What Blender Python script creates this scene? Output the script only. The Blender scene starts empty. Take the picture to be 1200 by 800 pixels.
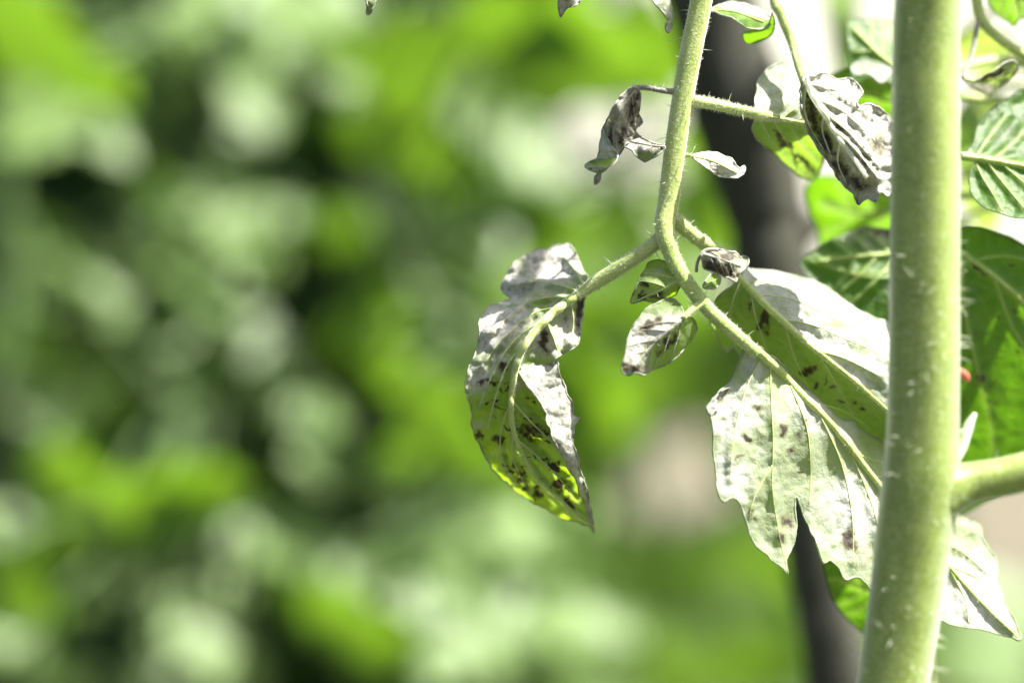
import bpy, math, random
import numpy as np
from mathutils import Vector, Matrix
from mathutils.geometry import delaunay_2d_cdt
R = math.radians
rng = np.random.default_rng(7); random.seed(7)
scene = bpy.context.scene
col = scene.collection

# ------------------------------------------------------------------ camera, sky, sun, exposure
TILT = R(6.0); CAMH = 0.62; FOC = 0.5; SC = 0.00015          # 0.15 mm per photo pixel in the plane of focus
FWD = Vector((0, math.cos(TILT), -math.sin(TILT)))
UP = Vector((0, math.sin(TILT), math.cos(TILT)))
RIGHT = Vector((1, 0, 0))
CAM = Vector((0, -0.5, CAMH))
cd = bpy.data.cameras.new('camera'); cam = bpy.data.objects.new('camera', cd); col.objects.link(cam)
cam.location = CAM; cam.rotation_euler = (R(90) - TILT, 0, 0)
cd.lens = 100; cd.sensor_width = 36; cd.clip_start = 0.02; cd.clip_end = 400
cd.dof.use_dof = True; cd.dof.focus_distance = FOC; cd.dof.aperture_fstop = 6.0
scene.camera = cam

SUN = (RIGHT * 0.48 + UP * 0.865 - FWD * 0.14).normalized()
w = bpy.data.worlds.new('World'); scene.world = w; w.use_nodes = True
nt = w.node_tree; bg = nt.nodes['Background']; sky = nt.nodes.new('ShaderNodeTexSky')
sky.sky_type = 'NISHITA'; sky.sun_disc = False; sky.dust_density = 4.0; sky.air_density = 0.7; sky.ozone_density = 0.6
sky.sun_elevation = math.asin(SUN.z); sky.sun_rotation = math.atan2(SUN.x, SUN.y)
nt.links.new(sky.outputs[0], bg.inputs[0]); bg.inputs[1].default_value = 0.07
sl = bpy.data.lights.new('sun', 'SUN'); so = bpy.data.objects.new('sun', sl); col.objects.link(so)
sl.energy = 5.0; sl.angle = R(0.8); sl.color = (1.0, 0.975, 0.92)
so.rotation_euler = SUN.to_track_quat('Z', 'Y').to_euler(); so.location = SUN * 6
scene.view_settings.view_transform = 'Standard'; scene.view_settings.look = 'None'
scene.view_settings.exposure = 1.88; scene.view_settings.gamma = 1.0
scene.render.engine = 'CYCLES'
scene.cycles.use_denoising = True
scene.cycles.max_bounces = 8; scene.cycles.transmission_bounces = 6; scene.cycles.transparent_max_bounces = 6
scene.cycles.sample_clamp_indirect = 8.0

# ------------------------------------------------------------------ coordinates: x, y along the focus plane (0.15 mm units), d = mm behind it
_C = np.array(CAM); _F = np.array(FWD); _U = np.array(UP); _R = np.array(RIGHT)
def W(x, y, d):
    x = np.asarray(x, float); y = np.asarray(y, float); d = np.asarray(d, float) / 1000.0
    D = FOC + d; k = SC * D / FOC
    return _C + D[..., None] * _F + ((x - 600) * k)[..., None] * _R + ((400 - y) * k)[..., None] * _U
def W1(x, y, d): return W(np.array([x]), np.array([y]), np.array([d]))[0]

# ------------------------------------------------------------------ numeric helpers
_lat = rng.random((256, 256))
def vnoise(x, y, seed=0):
    x = np.asarray(x, float) + seed * 17.31; y = np.asarray(y, float) + seed * 9.77
    xi = np.floor(x).astype(int); yi = np.floor(y).astype(int); fx = x - xi; fy = y - yi
    fx = fx * fx * fx * (fx * (fx * 6 - 15) + 10); fy = fy * fy * fy * (fy * (fy * 6 - 15) + 10)
    g = lambda a, b: _lat[a % 256, b % 256]
    return (g(xi, yi) * (1 - fx) + g(xi + 1, yi) * fx) * (1 - fy) + (g(xi, yi + 1) * (1 - fx) + g(xi + 1, yi + 1) * fx) * fy
def fbm(x, y, seed=0, o=3):
    s = 0; a = 1; t = 0
    for i in range(o):
        s = s + a * vnoise(x * 2 ** i, y * 2 ** i, seed + i * 3); t += a; a *= .5
    return s / t
def ridged(x, y, seed=0):
    return 1 - np.abs(2 * vnoise(x, y, seed) - 1)
def catmull(pts, n, closed=False):
    P = np.array(pts, float); m = len(P); out = []
    segs = m if closed else m - 1
    for i in range(segs):
        if closed: p0, p1, p2, p3 = P[(i - 1) % m], P[i], P[(i + 1) % m], P[(i + 2) % m]
        else: p0, p1, p2, p3 = P[max(i - 1, 0)], P[i], P[i + 1], P[min(i + 2, m - 1)]
        k = n if isinstance(n, int) else max(2, int(np.linalg.norm((p2 - p1)[:2]) / n))
        for j in range(k):
            t = j / k
            out.append(.5 * ((2 * p1) + (-p0 + p2) * t + (2 * p0 - 5 * p1 + 4 * p2 - p3) * t * t + (-p0 + 3 * p1 - 3 * p2 + p3) * t ** 3))
    if not closed: out.append(P[-1])
    return np.array(out)
def seg_dist(Q, poly):
    Q = np.asarray(Q, float); best = np.full(len(Q), 1e9)
    A = poly[:-1]; B = poly[1:]
    for a, b in zip(A, B):
        ab = b - a; L = ab @ ab + 1e-9
        t = np.clip(((Q - a) @ ab) / L, 0, 1)
        best = np.minimum(best, np.linalg.norm(Q - a - t[:, None] * ab, axis=1))
    return best
def near(Q, pts, chunk=1500):
    return np.concatenate([np.sqrt(((Q[i:i + chunk, None, :] - pts[None]) ** 2).sum(-1).min(1)) for i in range(0, len(Q), chunk)])
def inside(Q, poly):
    x, y = Q[:, 0], Q[:, 1]; c = np.zeros(len(Q), bool); n = len(poly); j = n - 1
    for i in range(n):
        xi, yi = poly[i]; xj, yj = poly[j]
        cond = ((yi > y) != (yj > y)) & (x < (xj - xi) * (y - yi) / (yj - yi + 1e-12) + xi)
        c ^= cond; j = i
    return c
class Field:                                                   # thin-plate surface through a few depth points
    def __init__(s, pts, smooth=1.0):
        P = np.array(pts, float); s.X = P[:, :2] / 50; n = len(P)
        K = s.k(s.X[:, None, :] - s.X[None]) + np.eye(n) * smooth * 0.02
        A = np.zeros((n + 3, n + 3)); A[:n, :n] = K; A[:n, n] = 1; A[:n, n + 1:] = s.X
        A[n, :n] = 1; A[n + 1:, :n] = s.X.T
        s.c = np.linalg.lstsq(A, np.r_[P[:, 2], 0, 0, 0], rcond=None)[0]; s.n = n
    def k(s, D):
        r2 = (D ** 2).sum(-1) + 1e-9
        return .5 * r2 * np.log(r2)
    def __call__(s, x, y):
        Q = np.stack([np.asarray(x, float), np.asarray(y, float)], -1) / 50
        return s.k(Q[:, None, :] - s.X[None]) @ s.c[:s.n] + s.c[s.n] + Q @ s.c[s.n + 1:]

# ------------------------------------------------------------------ object helpers
def tag(o, label=None, cat=None, group=None, kind=None):
    if label: o['label'] = label
    if cat: o['category'] = cat
    if group: o['group'] = group
    if kind: o['kind'] = kind
    return o
def empty(name, loc):
    o = bpy.data.objects.new(name, None); col.objects.link(o); o.location = loc; o.empty_display_size = 0.02
    return o
def par(o, p):
    if p is not None:
        o.parent = p
        m = Matrix.Identity(4); q = p
        m = Matrix.Translation(p.location) if p.parent is None else Matrix.Identity(4)
        o.matrix_parent_inverse = m.inverted()
    return o
class MB:
    def __init__(s): s.v = []; s.f = []; s.n = 0; s.c = []
    def add(s, v, f, c=None):
        v = np.asarray(v, float); s.v.append(v); s.f += [tuple(int(i) + s.n for i in q) for q in f]; s.n += len(v)
        s.c.append(np.zeros((len(v), 4)) if c is None else c)
    def build(s, name, mat, parent=None, smooth=True, link=True):
        me = bpy.data.meshes.new(name); V = np.concatenate(s.v)
        me.from_pydata(V.tolist(), [], s.f)
        ca = me.color_attributes.new('mask', 'FLOAT_COLOR', 'POINT')
        ca.data.foreach_set('color', np.concatenate(s.c).astype(np.float32).ravel())
        if smooth: me.shade_smooth()
        me.materials.append(mat)
        o = bpy.data.objects.new(name, me)
        if link: col.objects.link(o)
        par(o, parent); return o
def tube_data(P, rad, sides=10, ridge=0, cap=True):
    P = np.asarray(P, float); n = len(P); rad = np.broadcast_to(rad, (n,))
    T = np.gradient(P, axis=0); T /= np.linalg.norm(T, axis=1)[:, None] + 1e-12
    u = np.cross(T[0], _F); 
    if np.linalg.norm(u) < .1: u = np.cross(T[0], _R)
    u /= np.linalg.norm(u); V = []; N = []
    th = np.arange(sides) * 2 * math.pi / sides
    for i in range(n):
        u = u - T[i] * (u @ T[i]); u /= np.linalg.norm(u); b = np.cross(T[i], u)
        d = np.cos(th)[:, None] * u + np.sin(th)[:, None] * b
        rr = rad[i] * (1 + ridge * np.cos(5 * th + 1.0))
        V.append(P[i] + d * rr[:, None]); N.append(d)
    F = [(i * sides + j, i * sides + (j + 1) % sides, (i + 1) * sides + (j + 1) % sides, (i + 1) * sides + j) for i in range(n - 1) for j in range(sides)]
    V = np.concatenate(V); N = np.concatenate(N)
    if cap:
        k = len(V); V = np.vstack([V, P[0], P[-1]])
        F += [(k, (j + 1) % sides, j) for j in range(sides)] + [(k + 1, (n - 1) * sides + j, (n - 1) * sides + (j + 1) % sides) for j in range(sides)]
    return V, F, N
def hair_mesh(mb, base, direc, length, r0):
    direc = direc / np.linalg.norm(direc); a = np.cross(direc, rng.normal(size=3)); a /= np.linalg.norm(a); b = np.cross(direc, a)
    bend = a * length * rng.uniform(-.25, .25) + np.array([0, 0, -1]) * length * .06
    V = []
    for t, r in ((0, 1), (.5, .6)):
        c = base + direc * length * t + bend * t * t
        for k in range(3):
            an = k * 2.0944; V.append(c + (a * math.cos(an) + b * math.sin(an)) * r0 * r)
    V.append(base + direc * length + bend)
    mb.add(V, [(0, 1, 4, 3), (1, 2, 5, 4), (2, 0, 3, 5), (3, 4, 6), (4, 5, 6), (5, 3, 6)])
def add_hairs(mb, P, rad, n_short, n_long, ls=(.25, .6), ll=(1.2, 3.2), rs=.040, rl=.075):
    P = np.asarray(P); n = len(P); rad = np.broadcast_to(rad, (n,))
    T = np.gradient(P, axis=0); T /= np.linalg.norm(T, axis=1)[:, None]
    for kind, cnt in ((0, n_short), (1, n_long)):
        for _ in range(cnt):
            i = rng.integers(0, n - 1); t = rng.random(); p = P[i] * (1 - t) + P[i + 1] * t; r = rad[i] * (1 - t) + rad[i + 1] * t
            g = rng.normal(size=3); g -= T[i] * (g @ T[i]); g /= np.linalg.norm(g)
            dr = g + rng.normal(size=3) * (.25 if kind else .35)
            L = rng.uniform(*(ll if kind else ls)) / 1000
            if kind and rng.random() < .5: L *= .55
            hair_mesh(mb, p + g * r * .97, dr, L, (rl if kind else rs) / 1000)

# ------------------------------------------------------------------ materials
def newmat(name):
    m = bpy.data.materials.new(name); m.use_nodes = True; t = m.node_tree; t.nodes.clear()
    return m, t
def N(t, typ, **kw):
    n = t.nodes.new(typ)
    for k, v in kw.items():
        if k.startswith('i_'): n.inputs[k[2:].replace('_', ' ')].default_value = v
        else: setattr(n, k, v)
    return n
def ramp(t, fac, stops):
    n = t.nodes.new('ShaderNodeValToRGB'); e = n.color_ramp.elements
    while len(e) < len(stops): e.new(.5)
    for q, (p, c) in zip(e, stops): q.position = p; q.color = (*c, 1) if len(c) == 3 else c
    t.links.new(fac, n.inputs[0]); return n
def mixc(t, fac, a, b):
    n = t.nodes.new('ShaderNodeMix'); n.data_type = 'RGBA'
    for s, v in ((n.inputs[0], fac), (n.inputs[6], a), (n.inputs[7], b)):
        if isinstance(v, bpy.types.NodeSocket): t.links.new(v, s)
        elif isinstance(v, (int, float)): s.default_value = v
        else: s.default_value = (*v, 1)
    return n.outputs[2]
def mth(t, op, a, b=None, clamp=False):
    n = t.nodes.new('ShaderNodeMath'); n.operation = op; n.use_clamp = clamp
    for s, v in zip(n.inputs, (a, b)):
        if v is None: continue
        if isinstance(v, bpy.types.NodeSocket): t.links.new(v, s)
        else: s.default_value = v
    return n.outputs[0]
def noise(t, scale, detail=4, rough=.6, coord=None, dist=0):
    n = N(t, 'ShaderNodeTexNoise'); n.inputs['Scale'].default_value = scale; n.inputs['Detail'].default_value = detail
    n.inputs['Roughness'].default_value = rough; n.inputs['Distortion'].default_value = dist
    if coord is not None: t.links.new(coord, n.inputs['Vector'])
    return n.outputs['Fac']
def leaf_mat(name, g1, g2, trans, deadl=(.54, .535, .455), deadd=(.17, .155, .125), vein=(.36, .44, .18), tf=.5, spec=.35, rough=.5, bump=.5, cell=420, sheen=.25, veintr=None):
    m, t = newmat(name); out = N(t, 'ShaderNodeOutputMaterial')
    co = N(t, 'ShaderNodeTexCoord').outputs['Object']
    at = N(t, 'ShaderNodeAttribute', attribute_name='mask'); sp = N(t, 'ShaderNodeSeparateColor')
    t.links.new(at.outputs['Color'], sp.inputs[0])
    n1 = noise(t, 1100, 5, .65, co); n2 = noise(t, 260, 5, .6, co, .6); n3 = noise(t, 3200, 3, .6, co)
    vo = N(t, 'ShaderNodeTexVoronoi', feature='DISTANCE_TO_EDGE'); vo.inputs['Scale'].default_value = cell; t.links.new(co, vo.inputs['Vector'])
    net = ramp(t, vo.outputs['Distance'], [(0, (1, 1, 1)), (.14, (0, 0, 0))]).outputs[0]
    dead = mth(t, 'ADD', sp.outputs[0], mth(t, 'MULTIPLY', mth(t, 'SUBTRACT', n2, .5), .9))
    dead = ramp(t, dead, [(.28, (0, 0, 0)), (.78, (1, 1, 1))]).outputs[0]
    dead = mth(t, 'MULTIPLY', dead, ramp(t, sp.outputs[0], [(0, (0, 0, 0)), (.12, (1, 1, 1))]).outputs[0])
    les = mth(t, 'ADD', sp.outputs[1], mth(t, 'MULTIPLY', mth(t, 'SUBTRACT', n1, .5), 1.0))
    les = ramp(t, les, [(.36, (0, 0, 0)), (.72, (1, 1, 1))]).outputs[0]
    les = mth(t, 'MULTIPLY', les, ramp(t, sp.outputs[1], [(0, (0, 0, 0)), (.1, (1, 1, 1))]).outputs[0])
    green = mixc(t, ramp(t, n2, [(.3, (0, 0, 0)), (.7, (1, 1, 1))]).outputs[0], g1, g2)
    green = mixc(t, mth(t, 'MULTIPLY', net, .35), green, vein)
    green = mixc(t, mth(t, 'MULTIPLY', sp.outputs[2], .85), green, vein)
    dcol = mixc(t, ramp(t, mth(t, 'ADD', mth(t, 'MULTIPLY', n1, .35), mth(t, 'MULTIPLY', noise(t, 420, 6, .7, co, 1.5), .65)), [(.36, (0, 0, 0)), (.52, (1, 1, 1))]).outputs[0], deadd, deadl)
    speck = ramp(t, noise(t, 750, 3, .7, co, 1.2), [(.60, (0, 0, 0)), (.70, (1, 1, 1))]).outputs[0]
    dcol = mixc(t, mth(t, 'MULTIPLY', speck, .3), dcol, (.13, .12, .11))
    base = mixc(t, dead, green, dcol)
    halo = ramp(t, sp.outputs[1], [(.02, (0, 0, 0)), (.30, (1, 1, 1))]).outputs[0]
    base = mixc(t, mth(t, 'MULTIPLY', halo, .55), base, (.20, .17, .07))
    lcol = mixc(t, n3, (.03, .024, .018), (.12, .095, .07))
    base = mixc(t, les, base, lcol)
    tg = mixc(t, ramp(t, n2, [(.3, (0, 0, 0)), (.75, (1, 1, 1))]).outputs[0], trans, tuple(min(1, c * 1.25) for c in trans))
    tg = mixc(t, mth(t, 'MULTIPLY', net, .25), tg, tuple(c * .75 for c in trans))
    tg = mixc(t, mth(t, 'MULTIPLY', sp.outputs[2], .8), tg, veintr or (.30, .42, .10))
    tcol = mixc(t, dead, tg, (.34, .33, .25)); tcol = mixc(t, les, tcol, (.02, .012, .005))
    bs = N(t, 'ShaderNodeBsdfPrincipled'); t.links.new(base, bs.inputs['Base Color'])
    bs.inputs['Specular IOR Level'].default_value = spec
    t.links.new(mixc(t, dead, (rough,) * 3, (.8, .8, .8)), bs.inputs['Roughness'])
    bs.inputs['Sheen Weight'].default_value = sheen; bs.inputs['Sheen Roughness'].default_value = .4
    bs.inputs['Sheen Tint'].default_value = (.9, .95, .85, 1)
    h = mth(t, 'ADD', mth(t, 'MULTIPLY', vo.outputs['Distance'], .9), mth(t, 'ADD', mth(t, 'MULTIPLY', n1, .6), mth(t, 'MULTIPLY', n3, .25)))
    bp = N(t, 'ShaderNodeBump'); bp.inputs['Strength'].default_value = bump; bp.inputs['Distance'].default_value = .0008; t.links.new(h, bp.inputs['Height'])
    t.links.new(bp.outputs[0], bs.inputs['Normal'])
    tr = N(t, 'ShaderNodeBsdfTranslucent'); t.links.new(tcol, tr.inputs[0]); t.links.new(bp.outputs[0], tr.inputs[1])
    mx = N(t, 'ShaderNodeMixShader'); t.links.new(mixc(t, dead, (tf,) * 3, (tf * .5,) * 3), mx.inputs[0])
    t.links.new(bs.outputs[0], mx.inputs[1]); t.links.new(tr.outputs[0], mx.inputs[2]); t.links.new(mx.outputs[0], out.inputs[0])
    return m
def stem_mat(name, c1, c2, rough=.5, sheen=.8, speck=(.45, .52, .28), sss=.15):
    m, t = newmat(name); out = N(t, 'ShaderNodeOutputMaterial'); co = N(t, 'ShaderNodeTexCoord').outputs['Object']
    n1 = noise(t, 300, 4, .6, co); n2 = noise(t, 2600, 3, .6, co); n3 = noise(t, 70, 3, .5, co)
    c = mixc(t, ramp(t, mth(t, 'ADD', mth(t, 'MULTIPLY', n1, .5), mth(t, 'MULTIPLY', n3, .5)), [(.38, (0, 0, 0)), (.62, (1, 1, 1))]).outputs[0], c1, c2)
    c = mixc(t, mth(t, 'MULTIPLY', ramp(t, n2, [(.5, (0, 0, 0)), (.68, (1, 1, 1))]).outputs[0], .7), c, speck)
    bs = N(t, 'ShaderNodeBsdfPrincipled'); t.links.new(c, bs.inputs['Base Color']); bs.inputs['Roughness'].default_value = rough
    bs.inputs['Sheen Weight'].default_value = sheen; bs.inputs['Sheen Roughness'].default_value = .35
    bs.inputs['Specular IOR Level'].default_value = .4
    bs.inputs['Subsurface Weight'].default_value = sss; bs.inputs['Subsurface Radius'].default_value = (.6, 1, .25); bs.inputs['Subsurface Scale'].default_value = .0012
    bp = N(t, 'ShaderNodeBump'); bp.inputs['Strength'].default_value = .35; bp.inputs['Distance'].default_value = .0003
    t.links.new(mth(t, 'ADD', n2, n1), bp.inputs['Height']); t.links.new(bp.outputs[0], bs.inputs['Normal'])
    t.links.new(bs.outputs[0], out.inputs[0]); return m
def simple_mat(name, c1, c2, scale, rough=.8, spec=.2, bump=.3, bdist=.002, stretch=None, detail=6):
    m, t = newmat(name); out = N(t, 'ShaderNodeOutputMaterial'); co = N(t, 'ShaderNodeTexCoord').outputs['Object']
    if stretch:
        mp = N(t, 'ShaderNodeMapping'); mp.inputs['Scale'].default_value = stretch; t.links.new(co, mp.inputs[0]); co = mp.outputs[0]
    n1 = noise(t, scale, detail, .65, co, .3)
    c = ramp(t, n1, [(.3, c1), (.7, c2)]).outputs[0]
    bs = N(t, 'ShaderNodeBsdfPrincipled'); t.links.new(c, bs.inputs['Base Color']); bs.inputs['Roughness'].default_value = rough; bs.inputs['Specular IOR Level'].default_value = spec
    bp = N(t, 'ShaderNodeBump'); bp.inputs['Strength'].default_value = bump; bp.inputs['Distance'].default_value = bdist
    t.links.new(noise(t, scale * 3, 5, .65, co), bp.inputs['Height']); t.links.new(bp.outputs[0], bs.inputs['Normal'])
    t.links.new(bs.outputs[0], out.inputs[0]); return m
def hair_material():
    m, t = newmat('plant_hair'); out = N(t, 'ShaderNodeOutputMaterial')
    a = N(t, 'ShaderNodeBsdfPrincipled'); a.inputs['Base Color'].default_value = (.80, .82, .70, 1); a.inputs['Roughness'].default_value = .35
    b = N(t, 'ShaderNodeBsdfTranslucent'); b.inputs[0].default_value = (.85, .88, .72, 1)
    mx = N(t, 'ShaderNodeMixShader'); mx.inputs[0].default_value = .5
    t.links.new(a.outputs[0], mx.inputs[1]); t.links.new(b.outputs[0], mx.inputs[2]); t.links.new(mx.outputs[0], out.inputs[0]); return m
M = {}
M['sick'] = leaf_mat('blighted_leaf', (.13, .20, .045), (.22, .30, .09), (.30, .48, .006), vein=(.42, .50, .24), tf=.58)
M['grey'] = leaf_mat('withered_leaf', (.10, .14, .05), (.17, .21, .08), (.24, .32, .03), deadl=(.44, .435, .37), deadd=(.10, .09, .072), vein=(.35, .36, .30))
M['pale'] = leaf_mat('pale_underside', (.32, .38, .24), (.42, .47, .33), (.36, .50, .05), deadl=(.58, .59, .53), deadd=(.40, .42, .35), vein=(.44, .50, .24), bump=.5, cell=360)
M['folded'] = leaf_mat('folded_leaf', (.12, .18, .045), (.18, .25, .07), (.24, .42, .02), deadl=(.60, .61, .54), deadd=(.38, .40, .33), vein=(.30, .38, .14), bump=.5, cell=300)
M['green'] = leaf_mat('green_leaf', (.045, .10, .015), (.07, .14, .025), (.14, .34, .005), vein=(.22, .34, .08), deadl=(.34, .36, .29), deadd=(.13, .15, .10), spec=.55, rough=.36, tf=.45, cell=300, sheen=.1, veintr=(.30, .48, .05))
M['bright'] = leaf_mat('young_leaf', (.09, .18, .02), (.13, .24, .03), (.16, .36, .006), vein=(.25, .4, .08), tf=.55, cell=200)
M['stalk'] = stem_mat('leaf_stalk', (.27, .36, .055), (.42, .49, .15), speck=(.58, .62, .40))
M['drystalk'] = stem_mat('dry_stalk', (.10, .10, .08), (.24, .23, .17), speck=(.35, .34, .28), sss=0)
M['stem'] = stem_mat('thick_stem', (.15, .215, .028), (.235, .305, .055), speck=(.46, .52, .27), sheen=.9, rough=.33, sss=.05)
M['hair'] = hair_material()

# ------------------------------------------------------------------ leaflet builder: outline + depth points -> crinkled blade with raised veins
def auto_veins(mid, outl, n=6, ang=52, start=.06, end=.85, curve=.012, maxlen=400):
    mid = catmull(mid, 3.0); L = np.r_[0, np.cumsum(np.linalg.norm(np.diff(mid[:, :2], axis=0), axis=1))]; res = []
    for side in (-1, 1):
        for k in range(n):
            s = L[-1] * (start + (end - start) * (k + (.25 if side > 0 else 0)) / n); i = min(np.searchsorted(L, s), len(mid) - 2)
            t = mid[i + 1, :2] - mid[i, :2]; a = math.atan2(t[1], t[0]) + side * R(ang + rng.uniform(-6, 6)); p = mid[i, :2].copy(); line = [p.copy()]
            for st in range(int(maxlen / 4)):
                p = p + 4 * np.array([math.cos(a), math.sin(a)]); a -= side * curve * 2 + rng.normal() * .02
                if not inside(p[None], outl)[0]: break
                line.append(p.copy())
            if len(line) > 3: res.append(np.array(line))
    return res
def leaflet(parent, sheets, mid, mat, h=3.0, veins=None, nv=6, vang=52, vein_h=.45, puff=.6, crumple=.25, wr=22, dead=None, lesions_shade=(), streaks=0, streak_box=None,
            edge=.16, jit=1.0, curl=0, curl_w=10, mid_r=(.55, .15), name='leaflet', label=None, seed=1, hairs=60, vein_r=.14, sign=1, rimdead=.75, midmat=None, midhair=True, tert=0):
    """sheets: list of (outline, depth points); the first carries midrib and veins."""
    mb = MB(); midc = catmull(mid, 3.0) if mid is not None else None; depth0 = None; vl0 = []
    for si, (outl, ctrl) in enumerate(sheets):
        O = catmull(outl, h, closed=True)
        if jit:
            nn = np.roll(O, -1, 0) - np.roll(O, 1, 0); nn = np.stack([nn[:, 1], -nn[:, 0]], 1) / (np.linalg.norm(nn, axis=1)[:, None] + 1e-9)
            O = O + nn * ((fbm(O[:, 0] / 9, O[:, 1] / 9, seed + 5, 3) - .5) * 2 * jit * 1.6)[:, None]
        F = Field(ctrl)
        if si == 0:
            vl = [catmull(v, 4.0) for v in veins] if veins is not None else (auto_veins(mid, O, nv, vang) if mid is not None else [])
            vl0 = vl; vt = []
            if tert:
                for v in vl: vt += auto_veins(v, O, tert, 58, start=.15, end=.95, curve=.02, maxlen=42)
            vtp = np.vstack([np.vstack([np.linspace(v[i], v[i + 1], 4)[:-1] for i in range(len(v) - 1)]) for v in vt]) if vt else None
        else: vl = []; vtp = None
        Oc = np.vstack([O, O[:1]])
        def depth(x, y, F=F, vl=vl, Oc=Oc, si=si, vtp=vtp):
            Q = np.stack([x, y], -1); d = F(x, y)
            de = seg_dist(Q, Oc)
            fade = np.clip(de / 12, 0.15, 1)
            if midc is not None and si == 0:
                dm = seg_dist(Q, midc[:, :2]); dv = np.full(len(Q), 1e9)
                for v in vl: dv = np.minimum(dv, seg_dist(Q, v))
                d = d + sign * puff * (1 - np.exp(-(np.minimum(dv, dm) / 11) ** 2)) * fade
                d = d - sign * vein_h * (np.exp(-(dv / 3.5) ** 2) * .6 + np.exp(-(dm / 5) ** 2)) * fade
            if vtp is not None:
                dt = near(Q, vtp); d = d + sign * (.10 * (1 - np.exp(-(dt / 6) ** 2)) - .07 * np.exp(-(dt / 1.8) ** 2)) * fade
            g = crumple * (1 if si == 0 else .45)
            if midc is not None and si == 0: g = g * (1 - .85 * np.exp(-(dm / 9) ** 2))
            d = d + g * (2.2 * (fbm(x / (wr * 2.2), y / (wr * 2.2), seed, 2) - .5) + 1.5 * (ridged(x / wr + .8 * fbm(x / 30, y / 30, seed + 2), y / wr, seed + 9) - .6) + .6 * (ridged(x / (wr * .4), y / (wr * .45), seed + 4) - .6) + 1.3 * (np.maximum(ridged((x + .6 * y) / (wr * 1.3) + .7 * fbm(x / 25, y / 25, seed + 12), (y - .6 * x) / (wr * 2.6), seed + 14), 0) ** 3 - .35))
            d = d + curl * np.exp(-de / curl_w) * (.4 + 1.2 * vnoise(x / 28, y / 28, seed + 7))
            return d
        lo = O.min(0); hi = O.max(0)
        gx, gy = np.meshgrid(np.arange(lo[0], hi[0], h), np.arange(lo[1], hi[1], h * .87)); gx = gx + (np.arange(gx.shape[0]) % 2)[:, None] * h * .5
        G = np.stack([gx.ravel(), gy.ravel()], 1) + rng.uniform(-.12, .12, (gx.size, 2)) * h
        G = G[inside(G, O)]; G = G[seg_dist(G, Oc) > h * .55]
        pts = np.vstack([O, G]); nO = len(O)
        vs, _, fs, *_r = delaunay_2d_cdt([Vector(p) for p in pts], [(i, (i + 1) % nO) for i in range(nO)], [], 1, 1e-4)
        P = np.array([(v.x, v.y) for v in vs])
        dd = depth(P[:, 0], P[:, 1])
        fs = [tuple(reversed(f)) for f in fs]
        c = np.zeros((len(P), 4)); c[:, 3] = 1
        if dead is not None:
            dv_ = dead(P[:, 0], P[:, 1], si); c[:, 0] = np.clip(dv_, 0, 1)
        les = np.zeros(len(P))
        L = list(lesions_shade) if si == 0 else []
        if si == 0 and streaks:
            bx = streak_box or (lo[0], lo[1], hi[0], hi[1])
            for _ in range(streaks):
                if vl:
                    v = vl[rng.integers(len(vl))]; q = v[rng.integers(len(v))] + rng.normal(size=2) * 7
                else: q = np.array([rng.uniform(bx[0], bx[2]), rng.uniform(bx[1], bx[3])])
                if not (bx[0] < q[0] < bx[2] and bx[1] < q[1] < bx[3]): continue
                L.append((q[0], q[1], rng.uniform(2, 7.5), rng.uniform(.9, 2.0), rng.uniform(-50, 70)))
        for (lx, ly, rx, ry, an) in L:
            ca, sa = math.cos(R(an)), math.sin(R(an)); wa = min(7.0, 1.5 + .55 * max(rx, ry))
            dx = P[:, 0] - lx + wa * 2 * (fbm(P[:, 0] / 7, P[:, 1] / 7, seed + 31, 3) - .5); dy = P[:, 1] - ly + wa * 2 * (fbm(P[:, 0] / 7, P[:, 1] / 7, seed + 47, 3) - .5)
            q = ((dx * ca + dy * sa) / rx) ** 2 + ((-dx * sa + dy * ca) / ry) ** 2
            les = np.maximum(les, np.clip(1.0 - .34 * q, 0, 1) * (.72 + .28 * ((lx * 7.3 + ly * 3.1) % 1)))
        c[:, 1] = les
        if si == 0 and midc is not None:
            dm = seg_dist(P, midc[:, :2]); dv = np.full(len(P), 1e9)
            for v in vl: dv = np.minimum(dv, seg_dist(P, v))
            c[:, 2] = np.maximum(np.exp(-(dv / 3) ** 2) * .8, np.exp(-(dm / 5.5) ** 2))
            if vtp is not None: c[:, 2] = np.maximum(c[:, 2], .45 * np.exp(-(near(P, vtp) / 2) ** 2))
        mb.add(W(P[:, 0], P[:, 1], dd), fs, c)
        if edge:
            rim = W(O[:, 0], O[:, 1], depth(O[:, 0], O[:, 1])); rim = np.vstack([rim, rim[:2]])
            V, Fc, _n = tube_data(rim, edge / 1000 * (.6 + .8 * vnoise(np.arange(len(rim)) * .15, 0, seed)), 5, cap=False)
            cc = np.zeros((len(V), 4)); cc[:, 0] = rimdead; mb.add(V, Fc, cc)
        if si == 0: depth0 = depth
    blade = mb.build(name, mat, parent)
    if label: blade['label'] = label
    if midc is not None:
        s = np.linspace(0, 1, len(midc)); P = W(midc[:, 0], midc[:, 1], depth0(midc[:, 0], midc[:, 1]) - sign * .12)
        rr = (mid_r[0] * (1 - s) + mid_r[1] * s) / 1000
        m2 = MB(); V, Fc, _n = tube_data(P, rr, 8); m2.add(V, Fc); m2.build('midrib', midmat or M['stalk'], blade)
        if hairs and midhair:
            hb = MB(); add_hairs(hb, P, rr, hairs * 3, hairs // 5, ls=(.2, .5), ll=(.7, 1.5), rs=.026, rl=.045); tag(hb.build('hairs', M['hair'], blade), kind='stuff')
        for v in vl0:
            if len(v) < 6: continue
            q = W(v[:, 0], v[:, 1], depth0(v[:, 0], v[:, 1]) - sign * .03)
            m3 = MB(); V, Fc, _n = tube_data(q, np.linspace(vein_r, vein_r * .3, len(v)) / 1000, 5); m3.add(V, Fc); m3.build('vein', midmat or M['stalk'], blade)
    return blade
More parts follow.
